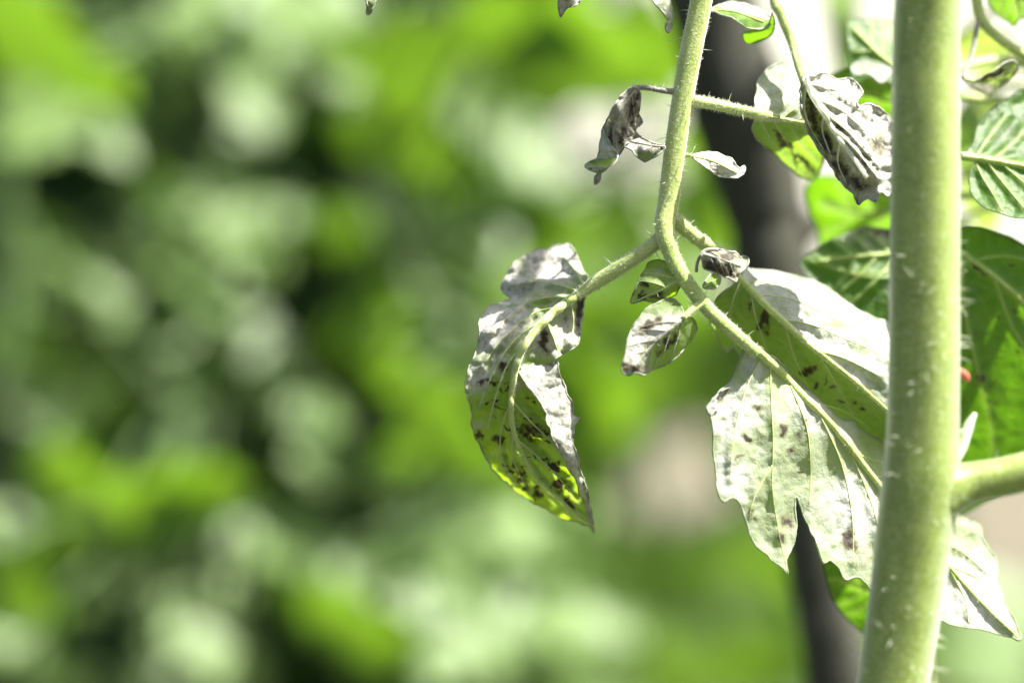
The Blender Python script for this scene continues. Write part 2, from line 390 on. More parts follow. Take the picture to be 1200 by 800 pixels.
def stalk(parent, pts, mat, name='leaf_stalk', n_short=400, n_long=25, sides=16, ridge=.03, label=None, ll=(1.2, 3.2), rl=.078, ls=(.25, .65), knots=0, step=4.0):
    P = catmull(pts, step); wpos = W(P[:, 0], P[:, 1], P[:, 2]); rad = P[:, 3] * SC * (FOC + P[:, 2] / 1000) / FOC
    if knots: rad = rad * (1 + knots * (fbm(np.arange(len(P)) / 9, 0 * rad, 3) - .5))
    mb = MB(); V, F, _n = tube_data(wpos, rad, sides, ridge); mb.add(V, F); o = mb.build(name, mat, parent)
    if label: o['label'] = label
    if n_short + n_long:
        hb = MB(); add_hairs(hb, wpos, rad, n_short, n_long, ls=ls, ll=ll, rl=rl); tag(hb.build('hairs', M['hair'], o), kind='stuff')
    return o
def const(v): return lambda x, y, si: np.full(len(x), float(v))
# ------------------------------------------------------------------ setting: soil, plastered wall, dark hedge, bed of blurred tomato plants, stake
def bg_leaf_mat(name, c1, c2, tr, tf=.45, rough=.38, spec=.5):
    m, t = newmat(name); out = N(t, 'ShaderNodeOutputMaterial'); co = N(t, 'ShaderNodeTexCoord').outputs['Object']
    n1 = noise(t, 5, 3, .5, co); oi = N(t, 'ShaderNodeObjectInfo').outputs['Random']
    c = mixc(t, mth(t, 'ADD', mth(t, 'MULTIPLY', n1, .5), mth(t, 'MULTIPLY', oi, .5)), c1, c2)
    bs = N(t, 'ShaderNodeBsdfPrincipled'); t.links.new(c, bs.inputs['Base Color']); bs.inputs['Roughness'].default_value = rough; bs.inputs['Specular IOR Level'].default_value = spec
    b = N(t, 'ShaderNodeBsdfTranslucent'); b.inputs[0].default_value = (*tr, 1)
    mx = N(t, 'ShaderNodeMixShader'); mx.inputs[0].default_value = tf
    t.links.new(bs.outputs[0], mx.inputs[1]); t.links.new(b.outputs[0], mx.inputs[2]); t.links.new(mx.outputs[0], out.inputs[0]); return m
M['soil'] = simple_mat('dry_soil', (.09, .082, .058), (.155, .14, .10), 9, .9, .1, .8, .02)
M['weedy'] = simple_mat('weedy_soil', (.035, .045, .018), (.075, .075, .035), 14, .9, .1, .8, .02)
M['wall'] = simple_mat('cream_plaster', (.40, .395, .33), (.49, .485, .41), 3, .85, .2, .4, .004)
M['wood'] = simple_mat('weathered_wood', (.016, .017, .011), (.085, .085, .062), 45, .8, .2, .6, .003, stretch=(1, 1, .12))
M['bark'] = simple_mat('dry_cane', (.22, .17, .12), (.34, .28, .20), 40, .8, .2, .4, .002, stretch=(1, 1, .1))
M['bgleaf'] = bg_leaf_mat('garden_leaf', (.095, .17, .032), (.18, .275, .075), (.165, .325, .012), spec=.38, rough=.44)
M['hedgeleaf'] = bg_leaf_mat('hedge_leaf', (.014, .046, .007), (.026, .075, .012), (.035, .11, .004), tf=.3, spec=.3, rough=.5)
M['bgstem'] = stem_mat('garden_stem', (.05, .10, .02), (.09, .15, .04), speck=(.12, .18, .06), sheen=.1)

g = MB(); q = np.linspace(-1, 1, 41); q = np.sign(q) * np.abs(q) ** 3 * 180
gx, gy = np.meshgrid(q, q); gz = (fbm(gx * 1.5 + 40, gy * 1.5 + 40, 3) - .5) * .05
g.add(np.stack([gx.ravel(), gy.ravel(), gz.ravel()], 1), [(i * 41 + j, i * 41 + j + 1, (i + 1) * 41 + j + 1, (i + 1) * 41 + j) for i in range(40) for j in range(40)])
tag(g.build('ground', M['weedy']), kind='structure')
g = MB(); qx = np.linspace(-8, 10, 37); qy = np.linspace(2.15, 5.6, 15); gx, gy = np.meshgrid(qx, qy)
gy = gy + .12 * np.sin(gx * 2.1) * (1 - (gy - 2.15) / 3.45)
g.add(np.stack([gx.ravel(), gy.ravel(), (.034 + .012 * (fbm(gx * 3 + 60, gy * 3 + 60, 5) - .5)).ravel()], 1), [(i * 37 + j, i * 37 + j + 1, (i + 1) * 37 + j + 1, (i + 1) * 37 + j) for i in range(14) for j in range(36)])
tag(g.build('path', M['soil']), kind='structure')

# cream plastered garden wall, turned towards the sun, with a coping
wroot = empty('garden_wall', (2.2, 6.6, 0))
a = R(38); dx, dy = math.cos(a), math.sin(a); nx, ny = -dy, dx
def wall_box(x0, x1, y0, y1, z0, z1, name, mat):
    mb = MB(); v = []
    for z in (z0, z1):
        for (s, t) in ((x0, y0), (x1, y0), (x1, y1), (x0, y1)):
            v.append((2.2 + s * dx + t * nx, 6.6 + s * dy + t * ny, z))
    mb.add(v, [(0, 3, 2, 1), (4, 5, 6, 7), (0, 1, 5, 4), (1, 2, 6, 5), (2, 3, 7, 6), (3, 0, 4, 7)])
    mb.build(name, mat, wroot, smooth=False)
wall_box(-5.2, 5.4, 0, .22, -.1, 2.1, 'wall_face', M['wall'])
wall_box(-5.25, 5.45, -.05, .27, 2.1, 2.18, 'coping', M['wall'])
tag(wroot, 'cream plastered garden wall far behind the tomato stem, out of focus', 'wall', kind='thing')

# leaf shapes for the blurred plants
def bg_leaf_mesh(k, mat):
    nr, hw = 9, 2; V = []
    for i in range(nr + 1):
        t = i / nr; wd = .36 * math.sin(math.pi * min(1, t ** .75)) ** .8 * (1 + .16 * math.sin(t * 17 + k * 1.7)) + .004
        for j in range(-hw, hw + 1):
            s = j / hw; x = wd * s * (1 + .1 * math.sin(k + s)); y = t + .05 * abs(s) * math.sin(9 * t + k)
            z = .16 * abs(s) * wd * 2 * (.6 + .4 * math.sin(k)) - .22 * (t - .4) ** 2 + .018 * math.sin(t * 20 + s * 3 + k)
            V.append((x, y - .5, z))
    W_ = 2 * hw + 1
    Fs = [(i * W_ + j, i * W_ + j + 1, (i + 1) * W_ + j + 1, (i + 1) * W_ + j) for i in range(nr) for j in range(W_ - 1)]
    me = bpy.data.meshes.new('leaf'); me.from_pydata(V, [], Fs); me.shade_smooth(); me.materials.append(mat); return me
LM = [bg_leaf_mesh(k, M['bgleaf']) for k in range(6)]
NORM = {'S': (.34, .66, .66), 'T': (-.30, -.50, .80), 'M': (-.10, 0, 1), 'D': (.10, -.20, .97)}
def leaf_matrix(px, py, D, lpx, ang, kind, jitter=.12):
    n = np.array(NORM[kind]) + rng.normal(size=3) * jitter; n /= np.linalg.norm(n)
    ax = np.array([math.cos(R(ang)), -math.sin(R(ang)), 0.0]); ax -= n * (ax @ n); ax /= np.linalg.norm(ax)
    to = lambda v: _R * v[0] + _U * v[1] - _F * v[2]
    Y = to(ax); Z = to(n); X = np.cross(Y, Z); L = lpx * SC * D / FOC
    m = Matrix.Identity(4); loc = W1(px, py, (D - FOC) * 1000)
    for i in range(3): m[i][0], m[i][1], m[i][2], m[i][3] = X[i] * L, Y[i] * L, Z[i] * L, loc[i]
    return m
BG_GROUP = 'tomato plants out of focus in the sunlit bed'
BG_LABEL = {px: 'leafy tomato plant with pale and lime leaves before the dark hedge' for px in (40, 180, 310, 440)}
BG_LABEL.update({560: 'blurred lime green tomato plant directly behind the large curled leaflet', 690: 'blurred tomato plant behind the small leaflets under the stalk fork', 800: 'low blurred plant with pale leaves between curled leaflet and leaning stake',
                 900: 'low dull green plant around the foot of the leaning stake', 1120: 'low pale green plant far behind the foot of the thick stem'})
plants = []
for (px, D) in ((40, 1.30), (180, 1.42), (310, 1.28), (440, 1.40), (560, 1.30), (690, 1.50), (800, 1.75), (900, 2.05), (1120, 2.1)):
    base = W1(px, 400, (D - FOC) * 1000); base = Vector((base[0], base[1], 0)); r = empty('tomato_plant', base)
    tag(r, BG_LABEL[px], 'tomato plant', BG_GROUP)
    zs = np.linspace(-.03, .95 if px < 650 else .62, 14)
    P = np.stack([base.x + .03 * np.sin(zs * 5 + px), base.y + .10 + .03 * np.cos(zs * 4 + px), zs], 1)
    mb = MB(); V, F, _n = tube_data(P, np.linspace(.008, .003, 14), 8); mb.add(V, F); mb.build('stem', M['bgstem'], r)
    plants.append([r, px, P, MB()])
def bg_leaf(px, py, D, lpx, ang, kind, jitter=.12):
    m = leaf_matrix(px, py, D, lpx, ang, kind, jitter); loc = np.array(m.translation)
    pl = min(plants, key=lambda p: np.hypot(p[2][7][0] - loc[0], .5 * (p[2][7][1] - loc[1])))
    o = bpy.data.objects.new('leaf', LM[rng.integers(len(LM))]); col.objects.link(o); o.matrix_basis = m; par(o, pl[0])
    b = loc - np.array(m.col[1][:3]) * .5
    P = pl[2]; i = int(np.argmin(np.abs(P[:, 2] - (b[2] - .05)))); t = np.linspace(0, 1, 6)[:, None]
    c = P[i] * (1 - t) + b * t; c[:, 2] += .03 * np.sin(t[:, 0] * math.pi)
    V, F, _n = tube_data(c, np.linspace(.0022, .0012, 6), 5); pl[3].add(V, F)
# leaves one can tell apart as soft patches (x, y, distance, length, direction, how it faces); each patch is a spray of a few leaflets
patches = [
 (40, 45, 1.10, 190, 35, 'T'), (105, 95, 1.12, 110, 45, 'T'), (75, 135, 1.15, 160, 20, 'S'), (120, 165, 1.2, 90, 40, 'S'), (20, 4, 1.3, 110, 10, 'S'), (185, 65, 1.5, 90, 70, 'M'), (195, 120, 1.5, 90, 100, 'M'),
 (285, 5, 1.25, 150, 10, 'S'), (360, 20, 1.2, 150, 30, 'S'), (395, 75, 1.25, 120, 60, 'S'), (330, 55, 1.4, 90, 120, 'S'), (300, 125, 1.3, 110, 80, 'S'), (285, 75, 1.45, 90, 40, 'T'), (240, 20, 1.4, 90, 60, 'S'),
 (105, 320, 1.25, 100, 70, 'S'), (130, 350, 1.25, 80, 100, 'S'), (275, 245, 1.2, 130, 100, 'S'), (305, 275, 1.25, 110, 60, 'S'), (235, 290, 1.3, 100, 80, 'S'), (250, 345, 1.25, 120, 60, 'S'), (215, 400, 1.3, 90, 20, 'S'), (300, 400, 1.3, 110, 20, 'S'), (325, 440, 1.3, 90, 60, 'S'), (245, 440, 1.3, 100, 100, 'S'), (175, 225, 1.5, 110, 30, 'M'),
 (50, 285, 1.5, 110, 10, 'M'), (200, 290, 1.5, 100, 60, 'M'), (15, 400, 1.4, 100, 60, 'T'), (60, 345, 1.5, 80, 30, 'M'),
 (470, 85, 1.12, 150, 92, 'T'), (475, 165, 1.15, 130, 80, 'T'), (550, 240, 1.3, 120, 60, 'T'), (430, 150, 1.4, 90, 90, 'T'), (530, 120, 1.25, 140, 80, 'S'), (545, 190, 1.25, 120, 60, 'S'), (560, 290, 1.25, 130, 60, 'S'), (530, 330, 1.3, 100, 40, 'S'), (415, 60, 1.3, 90, 70, 'S'),
 (440, 330, 1.35, 90, 60, 'T'), (455, 395, 1.25, 130, 80, 'T'), (480, 440, 1.2, 120, 60, 'T'), (520, 490, 1.15, 140, 60, 'T'), (505, 400, 1.25, 110, 40, 'S'), (410, 270, 1.5, 80, 40, 'T'),
 (368, 505, 1.15, 110, 85, 'S'), (372, 545, 1.2, 80, 60, 'S'), (445, 565, 1.4, 70, 30, 'S'), (60, 500, 1.3, 120, 60, 'S'), (85, 555, 1.2, 120, 60, 'T'), (115, 600, 1.25, 100, 50, 'T'), (180, 590, 1.12, 140, -20, 'T'), (235, 565, 1.12, 120, -15, 'T'), (85, 640, 1.3, 100, 10, 'T'),
 (145, 680, 1.3, 90, 60, 'S'), (10, 620, 1.2, 100, 40, 'S'), (12, 690, 1.1, 110, 80, 'T'), (15, 750, 1.2, 120, 30, 'S'), (235, 745, 1.15, 140, 85, 'S'), (260, 780, 1.2, 100, 30, 'S'), (245, 695, 1.3, 80, 30, 'S'), (70, 780, 1.3, 90, 10, 'M'),
 (335, 640, 1.2, 130, 20, 'S'), (390, 665, 1.25, 110, 30, 'S'), (360, 690, 1.3, 100, 20, 'T'), (410, 725, 1.15, 140, 45, 'T'), (440, 775, 1.2, 100, 60, 'T'), (495, 690, 1.2, 140, 20, 'S'), (520, 730, 1.25, 110, 60, 'S'), (560, 650, 1.3, 120, 60, 'S'), (550, 765, 1.2, 130, 10, 'S'), (480, 640, 1.5, 90, 10, 'M'),
 (480, 790, 1.25, 100, 50, 'S'), (620, 630, 1.3, 130, 30, 'S'), (665, 655, 1.3, 120, 20, 'M'), (645, 600, 1.4, 110, 10, 'S'), (610, 710, 1.35, 140, -10, 'S'), (680, 730, 1.35, 120, 20, 'S'), (780, 690, 1.6, 120, 30, 'M'), (745, 720, 1.5, 110, 10, 'M'), (700, 780, 1.5, 130, 10, 'M'), (720, 660, 1.7, 110, 60, 'M'), (820, 730, 1.6, 100, 40, 'M'),
 (595, 590, 1.35, 120, 60, 'T'), (560, 540, 1.3, 100, 20, 'T'), (705, 475, 1.4, 130, 70, 'T'), (680, 430, 1.4, 100, 60, 'T'), (640, 520, 1.5, 120, 50, 'M'), (680, 570, 1.6, 120, 20, 'M'), (735, 430, 1.5, 120, 110, 'T'), (650, 480, 1.5, 110, 50, 'M'),
 (610, 40, 1.05, 170, 12, 'T'), (690, 50, 1.05, 190, 30, 'T'), (760, 70, 1.1, 140, 75, 'T'), (640, 95, 1.1, 120, 20, 'T'), (590, 170, 1.25, 140, 70, 'S'), (625, 190, 1.3, 130, 60, 'S'), (700, 290, 1.35, 160, 30, 'M'), (630, 260, 1.3, 140, -10, 'T'), (670, 250, 1.4, 120, 30, 'M'), (750, 330, 1.4, 150, 70, 'T'), (600, 225, 1.4, 120, 20, 'S'),
 (640, 330, 1.45, 150, 10, 'T'), (830, 180, 1.1, 120, 85, 'T'), (835, 260, 1.1, 130, 75, 'T'), (690, 370, 1.5, 150, 40, 'T'), (590, 10, 1.35, 100, 60, 'S'), (660, 20, 1.5, 100, 30, 'S'), (600, 400, 1.4, 130, 70, 'S'), (640, 430, 1.4, 120, 30, 'T'), (590, 460, 1.4, 110, 50, 'T'), (730, 270, 1.5, 130, 60, 'M'), (790, 350, 1.5, 130, 40, 'T'),
 (860, 740, 1.9, 170, 20, 'M'), (900, 680, 2.0, 160, 60, 'T'), (830, 770, 1.8, 170, 10, 'T'), (770, 660, 2.1, 130, 30, 'M'), (880, 640, 2.2, 150, 20, 'M'), (820, 700, 2.1, 150, 120, 'T'), (930, 760, 2.0, 170, 20, 'M'), (760, 770, 1.9, 170, 60, 'M'), (890, 790, 1.9, 150, 20, 'M'), (1010, 760, 2.1, 150, 60, 'T'), (1150, 780, 1.9, 130, 80, 'S'), (1180, 720, 2.0, 130, 70, 'S'), (1120, 740, 2.2, 120, 90, 'M'),
 (820, 420, 2.2, 120, 60, 'M'), (770, 400, 2.0, 140, 30, 'T'), (800, 450, 2.1, 150, 20, 'M'), (760, 450, 1.9, 140, 70, 'M'), (850, 470, 2.2, 130, 40, 'M'), (870, 400, 2.1, 150, 80, 'M'), (930, 440, 2.2, 140, 30, 'M'), (735, 500, 2.0, 120, 100, 'M'), (900, 540, 2.3, 140, 10, 'M'), (960, 560, 2.2, 140, 60, 'T'), (1000, 620, 2.2, 140, 60, 'M'), (850, 640, 2.4, 130, 10, 'M'), (960, 700, 2.1, 150, 60, 'M')]
DARK = [(120, 40, 45), (385, 140, 40), (450, 240, 60), (50, 430, 50), (150, 455, 60), (330, 570, 50), (500, 620, 50), (160, 740, 45), (60, 215, 50), (180, 500, 45), (420, 480, 40), (390, 330, 45), (545, 20, 30), (710, 165, 60), (745, 215, 40)]
for (x, y, D, l, an, k) in patches:
    if k == 'M' and x < 560: l *= .75
    bg_leaf(x, y, D, l, an, k)
    for s in ((-1, 1) if k != 'M' else ()):                                              # two smaller leaflets of the same spray
        sx = x + s * l * .34 + rng.normal() * 6; sy = y + rng.normal() * l * .2
        if any(math.hypot(sx - a, sy - b) < c for a, b, c in DARK): continue
        bg_leaf(sx, sy, D + rng.uniform(.02, .1), l * rng.uniform(.45, .6), an + s * rng.uniform(30, 70), k, .16)
for _ in range(14):                                              # small shaded leaves deeper in the bed
    bg_leaf(rng.uniform(-60, 640), rng.uniform(-40, 850), rng.uniform(1.5, 1.75), rng.uniform(60, 110), rng.uniform(0, 180), 'D', .12)
for r, px, P, mb in plants: tag(mb.build('leaf_stalks', M['bgstem'], r), kind='stuff')

# dark hedge behind the bed, with an unseen canopy added above the frame to shade it
hr = empty('hedge', W1(250, 400, 1800) * np.array([1, 1, 0])); hb = MB()
base_me = np.array([v.co[:] for v in LM[0].vertices]); base_f = [tuple(p.vertices) for p in LM[0].polygons]
def add_bg(mb, m): mb.add(base_me @ np.array(m.to_3x3()).T + np.array(m.translation), base_f)
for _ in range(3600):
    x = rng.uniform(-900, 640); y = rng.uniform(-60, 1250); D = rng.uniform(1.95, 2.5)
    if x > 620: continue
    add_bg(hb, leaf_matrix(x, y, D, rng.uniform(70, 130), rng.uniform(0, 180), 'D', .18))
for _ in range(2600):  # added canopy out of view, keeps the sun off the hedge
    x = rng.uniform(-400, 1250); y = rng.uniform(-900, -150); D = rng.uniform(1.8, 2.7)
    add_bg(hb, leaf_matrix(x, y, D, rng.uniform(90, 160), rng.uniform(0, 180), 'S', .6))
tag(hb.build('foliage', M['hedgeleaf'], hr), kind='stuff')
for x in (-150, 60, 260, 470, 640):
    b = W1(x, 400, 1750); P = np.array([[b[0] + .05 * math.sin(k + x), b[1] + .04 * math.cos(2 * k), z] for k, z in enumerate(np.linspace(-.05, 1.15, 9))])
    mb = MB(); V, F, _n = tube_data(P, np.linspace(.02, .008, 9), 8); mb.add(V, F); mb.build('trunk', M['wood'], hr)
tag(hr, 'dense dark green hedge in shade behind the tomato bed', 'hedge')

# leaning weathered stake behind the leaves
sk = empty('garden_stake', (0, 0, 0))
P = np.array([(W1(x, y, d)) for x, y, d in catmull([(790, -330, 205), (812, -100, 205), (845, 50, 205), (886, 210, 205), (902, 290, 205), (932, 480, 206), (958, 660, 207), (985, 800, 207), (1040, 1150, 208)], 9)])
t = (np.linspace(0, 1, 40)); tail = P[-1] + (P[-1] - P[-6]) / np.linalg.norm(P[-1] - P[-6]) * .50 * np.linspace(0.02, 1, 20)[:, None]
P = np.vstack([P, tail]); rad = .0118 * (1 + .3 * (fbm(np.arange(len(P)) / 5.0, 0 * P[:, 0], 8) - .5)) * np.interp(np.arange(len(P)), [0, len(P) * .25, len(P) * .5, len(P)], [1.05, 1.0, .72, .7])
mb = MB(); V, F, _n = tube_data(P, rad, 14, .05); mb.add(V, F); pole = mb.build('pole', M['wood'], sk)
for (i, s) in ((34, 1), (70, -1)):
    if i < len(P):
        kb = MB(); c = P[i] + _R * .009 * s; V, F, _n = tube_data(np.array([c, c + _R * .002 * s, c + _R * .004 * s - _F * .002]), np.array([.005, .0045, .002]), 8); kb.add(V, F); kb.build('knot', M['wood'], sk)
sk.location = Vector((P[-1][0], P[-1][1], 0))
for ch in sk.children: ch.matrix_parent_inverse = Matrix.Translation(sk.location).inverted()
tag(sk, 'leaning dark weathered wooden stake behind the withered leaflets', 'stake')

# a second, thinner cane and a tall green leaf blade on the right
def cane(name, x, d, r, mat, label, cat, ytop=-250, lean=30):
    b = W1(x, 400, d); e = empty(name, (b[0], b[1], 0)); top = W1(x - lean, ytop, d)
    Pz = np.linspace(np.array([b[0], b[1], -.02]), top, 24); Pz[:, 0] += .002 * np.sin(np.arange(24) * .9)
    mb = MB(); V, F, _n = tube_data(Pz, r * (1 + .15 * np.sin(np.arange(24) * 1.3)), 10); mb.add(V, F); mb.build('pole', mat, e); tag(e, label, cat); return e
# ------------------------------------------------------------------ broad green tomato plant behind the stem (slightly out of focus)
SB = W1(1330, 400, 48)
back = empty('tomato_plant', (SB[0], SB[1], 0))
tag(back, 'broad-leaved dark green tomato plant directly behind the thick stem', 'tomato plant')
def dead_blobs(blobs, base=0.0):
    def f(x, y, si):
        d = np.full(len(x), float(base))
        for (bx, by, r, s) in blobs: d = np.maximum(d, s * np.exp(-(((x - bx) ** 2 + (y - by) ** 2) / (r * r))))
        return d
    return f
stalk(back, [(1335, -260, 46, 34), (1330, 100, 46, 36), (1332, 400, 47, 38), (1330, 800, 48, 40), (1330, 1500, 50, 42), (1332, 4300, 50, 44)], M['stem'], 'stem', 0, 0, 14)
# big dark leaf right of the stem
leaflet(back, [([(1085, 300), (1105, 275), (1135, 266), (1165, 272), (1205, 290), (1260, 330), (1300, 400), (1290, 480), (1250, 540), (1200, 560), (1150, 590), (1120, 600), (1095, 560), (1085, 480), (1080, 380)],
   [(1090, 290, 22), (1140, 268, 20), (1200, 290, 22), (1300, 400, 30), (1090, 400, 24), (1160, 420, 28), (1220, 450, 31), (1110, 590, 42), (1180, 560, 42), (1270, 520, 44)])],
   [(1095, 280), (1140, 305), (1190, 345), (1230, 390), (1280, 450)], M['green'], h=4, puff=.5, vein_h=.3, crumple=.2, lesions_shade=[(1158, 320, 5, 3, 0), (1149, 443, 6, 5, 0), (1188, 365, 3, 2, 0), (1170, 372, 3, 2, 30)],
   streaks=10, name='leaf', label='big dark green leaf with small black spots right of the thick stem', hairs=0, edge=.2,
   veins=[[(1128, 300), (1130, 360), (1145, 430), (1160, 490), (1165, 540)], [(1165, 325), (1190, 390), (1230, 440)], [(1190, 345), (1230, 350), (1270, 370)], [(1140, 305), (1180, 300), (1220, 310)]], seed=3, rimdead=.2)
stalk(back, [(1332, 300, 44, 9), (1310, 420, 36, 8), (1280, 450, 30, 6)], M['stalk'], n_short=0, n_long=0)
# glossy leaf with pale stripes and a grey downy patch, upper right
leaflet(back, [([(1128, 183), (1140, 170), (1145, 150), (1158, 132), (1180, 116), (1205, 104), (1250, 108), (1275, 150), (1270, 210), (1240, 250), (1200, 255), (1175, 252), (1150, 240), (1138, 225), (1136, 205), (1142, 190)],
   [(1128, 183, 14), (1160, 130, 20), (1210, 104, 24), (1200, 192, 14), (1270, 200, 18), (1138, 220, 11), (1170, 250, 6), (1230, 250, 6), (1180, 160, 18), (1275, 150, 24)])],
   [(1126, 183), (1160, 188), (1200, 195), (1262, 205)], M['green'], h=3, puff=1.3, vein_h=.5, crumple=.15, name='leaf', sign=1, label='glossy dark leaf with grey downy patch beside the thick stem', dead=dead_blobs([(1180, 158, 22, .5), (1195, 135, 16, .4)]),
   veins=[[(1142, 186), (1150, 205), (1165, 230), (1175, 248)], [(1155, 187), (1172, 210), (1190, 232), (1205, 250)], [(1172, 190), (1195, 210), (1225, 235)], [(1145, 182), (1160, 160), (1180, 135)], [(1165, 186), (1190, 165), (1215, 135)], [(1200, 195), (1230, 215), (1255, 232)]], seed=4, hairs=0, rimdead=.3, mid_r=(.8, .3))
stalk(back, [(1332, 120, 40, 8), (1300, 190, 26, 7), (1262, 205, 19, 5)], M['stalk'], n_short=0, n_long=0)
# pale stalk with hairs, a green lobe above it and a half-dead leaflet under it
stalk(back, [(1332, 150, 44, 9), (1260, 95, 34, 7), (1200, 64, 30, 6), (1165, 40, 28, 6), (1148, 18, 27, 6), (1143, -20, 27, 6), (1140, -60, 27, 5)], M['stalk'], n_short=500, n_long=40, label='hairy pale green stalk beside the top of the thick stem')
leaflet(back, [([(1158, -20), (1160, 5), (1170, 18), (1180, 24), (1188, 30), (1196, 22), (1215, 18), (1240, -10), (1220, -40), (1180, -45)], [(1160, -20, 26), (1190, 28, 34), (1240, -10, 28), (1200, -40, 24)])],
   [(1178, -42), (1190, -10), (1195, 20)], M['bright'], h=4, nv=3, name='leaf', seed=5, hairs=0, rimdead=.1)
leaflet(back, [([(1128, 90), (1140, 96), (1152, 90), (1165, 84), (1175, 76), (1186, 72), (1193, 76), (1190, 86), (1178, 98), (1165, 106), (1156, 111), (1145, 104), (1135, 100)], [(1128, 92, 22), (1160, 84, 16), (1190, 74, 20), (1160, 108, 22), (1180, 96, 22)])],
   [(1128, 92), (1155, 96), (1190, 78)], M['grey'], h=2.2, nv=4, crumple=.7, wr=14, curl=-1.2, name='leaf', seed=6, hairs=0, dead=dead_blobs([(1140, 98, 16, 1), (1156, 106, 12, 1)]), lesions_shade=[(1155, 90, 14, 6, -20), (1172, 86, 8, 4, -20)], label='half withered leaflet with black crumpled middle right of the thick stem', mid_r=(.3, .1))
stalk(back, [(1128, 92, 22, 2.5), (1140, 60, 25, 3), (1147, 20, 27, 3)], M['drystalk'], n_short=0, n_long=0)
for (x0, y0, ln, ww, aa, dd, k) in ((1150, 140, 50, 26, 100, 120, 'pale'), (1148, 215, 60, 24, 80, 120, 'pale'), (1136, 300, 44, 30, 60, 110, 'bright'), (1155, 60, 40, 28, 20, 130, 'pale'), (1132, 160, 40, 20, 95, 110, 'bright')):
    ca, sa = math.cos(R(aa)), math.sin(R(aa)); pl = lambda s, t: (x0 + ca * s * ln + sa * t * ww, y0 + sa * s * ln - ca * t * ww)
    leaflet(back, [([pl(-1, 0), pl(-.5, .8), pl(.2, 1), pl(.7, .6), pl(1, 0), pl(.6, -.7), pl(0, -1), pl(-.6, -.7)], [(*pl(-1, 0), dd), (*pl(1, 0), dd + 6), (*pl(0, 1), dd - 8), (*pl(0, -1), dd + 8), (*pl(0, 0), dd)])],
            [pl(-1, 0), pl(0, 0), pl(.9, 0)], M[k], h=6, nv=3, name='leaf', seed=int(x0), hairs=0)
    stalk(back, [(*pl(-1, 0), dd, 4), ((x0 + 1250) / 2, y0 - 60, dd - 20, 5), (1332, y0 - 20, 50, 6)], M['stalk'], n_short=0, n_long=0)
# leaves that show left of the stem, behind the withered ones
leaflet(back, [([(945, 225), (952, 210), (970, 206), (1000, 212), (1030, 205), (1060, 215), (1075, 250), (1060, 285), (1030, 290), (1000, 284), (965, 300), (960, 270), (950, 250)], [(945, 225, 62), (1000, 210, 58), (1070, 240, 60), (960, 290, 74), (1040, 285, 74), (1000, 250, 66)])],
   [(1072, 240), (1020, 250), (965, 240)], M['bright'], h=4.5, nv=3, name='leaf', seed=11, hairs=0, label='bright yellow green leaf lit through behind the crumpled white leaflet', rimdead=.1)
leaflet(back, [([(938, 305), (955, 293), (975, 280), (1000, 272), (1015, 266), (1040, 268), (1070, 270), (1100, 300), (1110, 350), (1080, 400), (1043, 420), (1020, 395), (1000, 375), (985, 350), (960, 335), (945, 322)], [(938, 305, 34), (1000, 272, 36), (1070, 270, 36), (1100, 350, 30), (1043, 415, 28), (1000, 372, 29), (1020, 320, 30), (960, 330, 33)])],
   [(1105, 320), (1060, 300), (1010, 300), (960, 306)], M['green'], h=3, nv=5, puff=1.2, vein_h=.5, crumple=.3, name='leaf', seed=12, hairs=0, dead=dead_blobs([(1025, 282, 26, .55), (1000, 280, 14, .5), (1040, 330, 30, .35)]), lesions_shade=[(1012, 269, 16, 3.5, 5), (1035, 272, 14, 4, 5)], label='green leaf with scorched brown upper edge behind the thick stem')
leaflet(back, [([(993, 30), (1002, 24), (1020, 22), (1045, 26), (1075, 40), (1085, 80), (1060, 100), (1040, 96), (1020, 90), (1000, 100), (996, 70)], [(993, 30, 36), (1045, 24, 40), (1080, 60, 38), (1000, 98, 32), (1060, 98, 30), (1030, 60, 34)])],
   [(1082, 95), (1040, 72), (1000, 34)], M['green'], h=3, nv=4, name='leaf', seed=13, hairs=0, dead=dead_blobs([(1040, 40, 18, .6)]), rimdead=.3, label='green leaf with pale patch behind the top of the thick stem')
leaflet(back, [([(972, 92), (985, 82), (1005, 80), (1040, 78), (1080, 85), (1090, 120), (1075, 160), (1050, 170), (1020, 160), (1000, 140), (985, 120), (975, 108)], [(972, 92, 40), (1040, 78, 36), (1085, 120, 42), (1050, 170, 50), (1000, 140, 48), (1030, 120, 44)])],
   [(1085, 110), (1040, 118), (985, 95)], M['green'], h=3.5, nv=4, name='leaf', seed=14, hairs=0, rimdead=.2)
leaflet(back, [([(998, 78), (1010, 72), (1025, 73), (1045, 80), (1070, 82), (1070, 90), (1045, 88), (1032, 96), (1020, 88), (1002, 87)], [(998, 80, 30), (1070, 85, 30), (1030, 73, 30), (1030, 94, 27)])],
   None, M['pale'], h=2.5, name='leaf', seed=15, crumple=.3, rimdead=.8, dead=const(.4))
leaflet(back, [([(966, 655), (985, 660), (1010, 665), (1060, 670), (1080, 720), (1060, 760), (1030, 755), (1005, 735), (985, 715), (972, 690)], [(966, 655, 24), (1060, 665, 24), (1070, 750, 34), (1000, 735, 34), (1030, 700, 30)])],
   [(1075, 680), (1040, 695), (985, 680)], M['green'], h=3, nv=4, name='leaf', seed=16, hairs=0, rimdead=.1, label='shaded green leaf behind the foot of the thick stem')
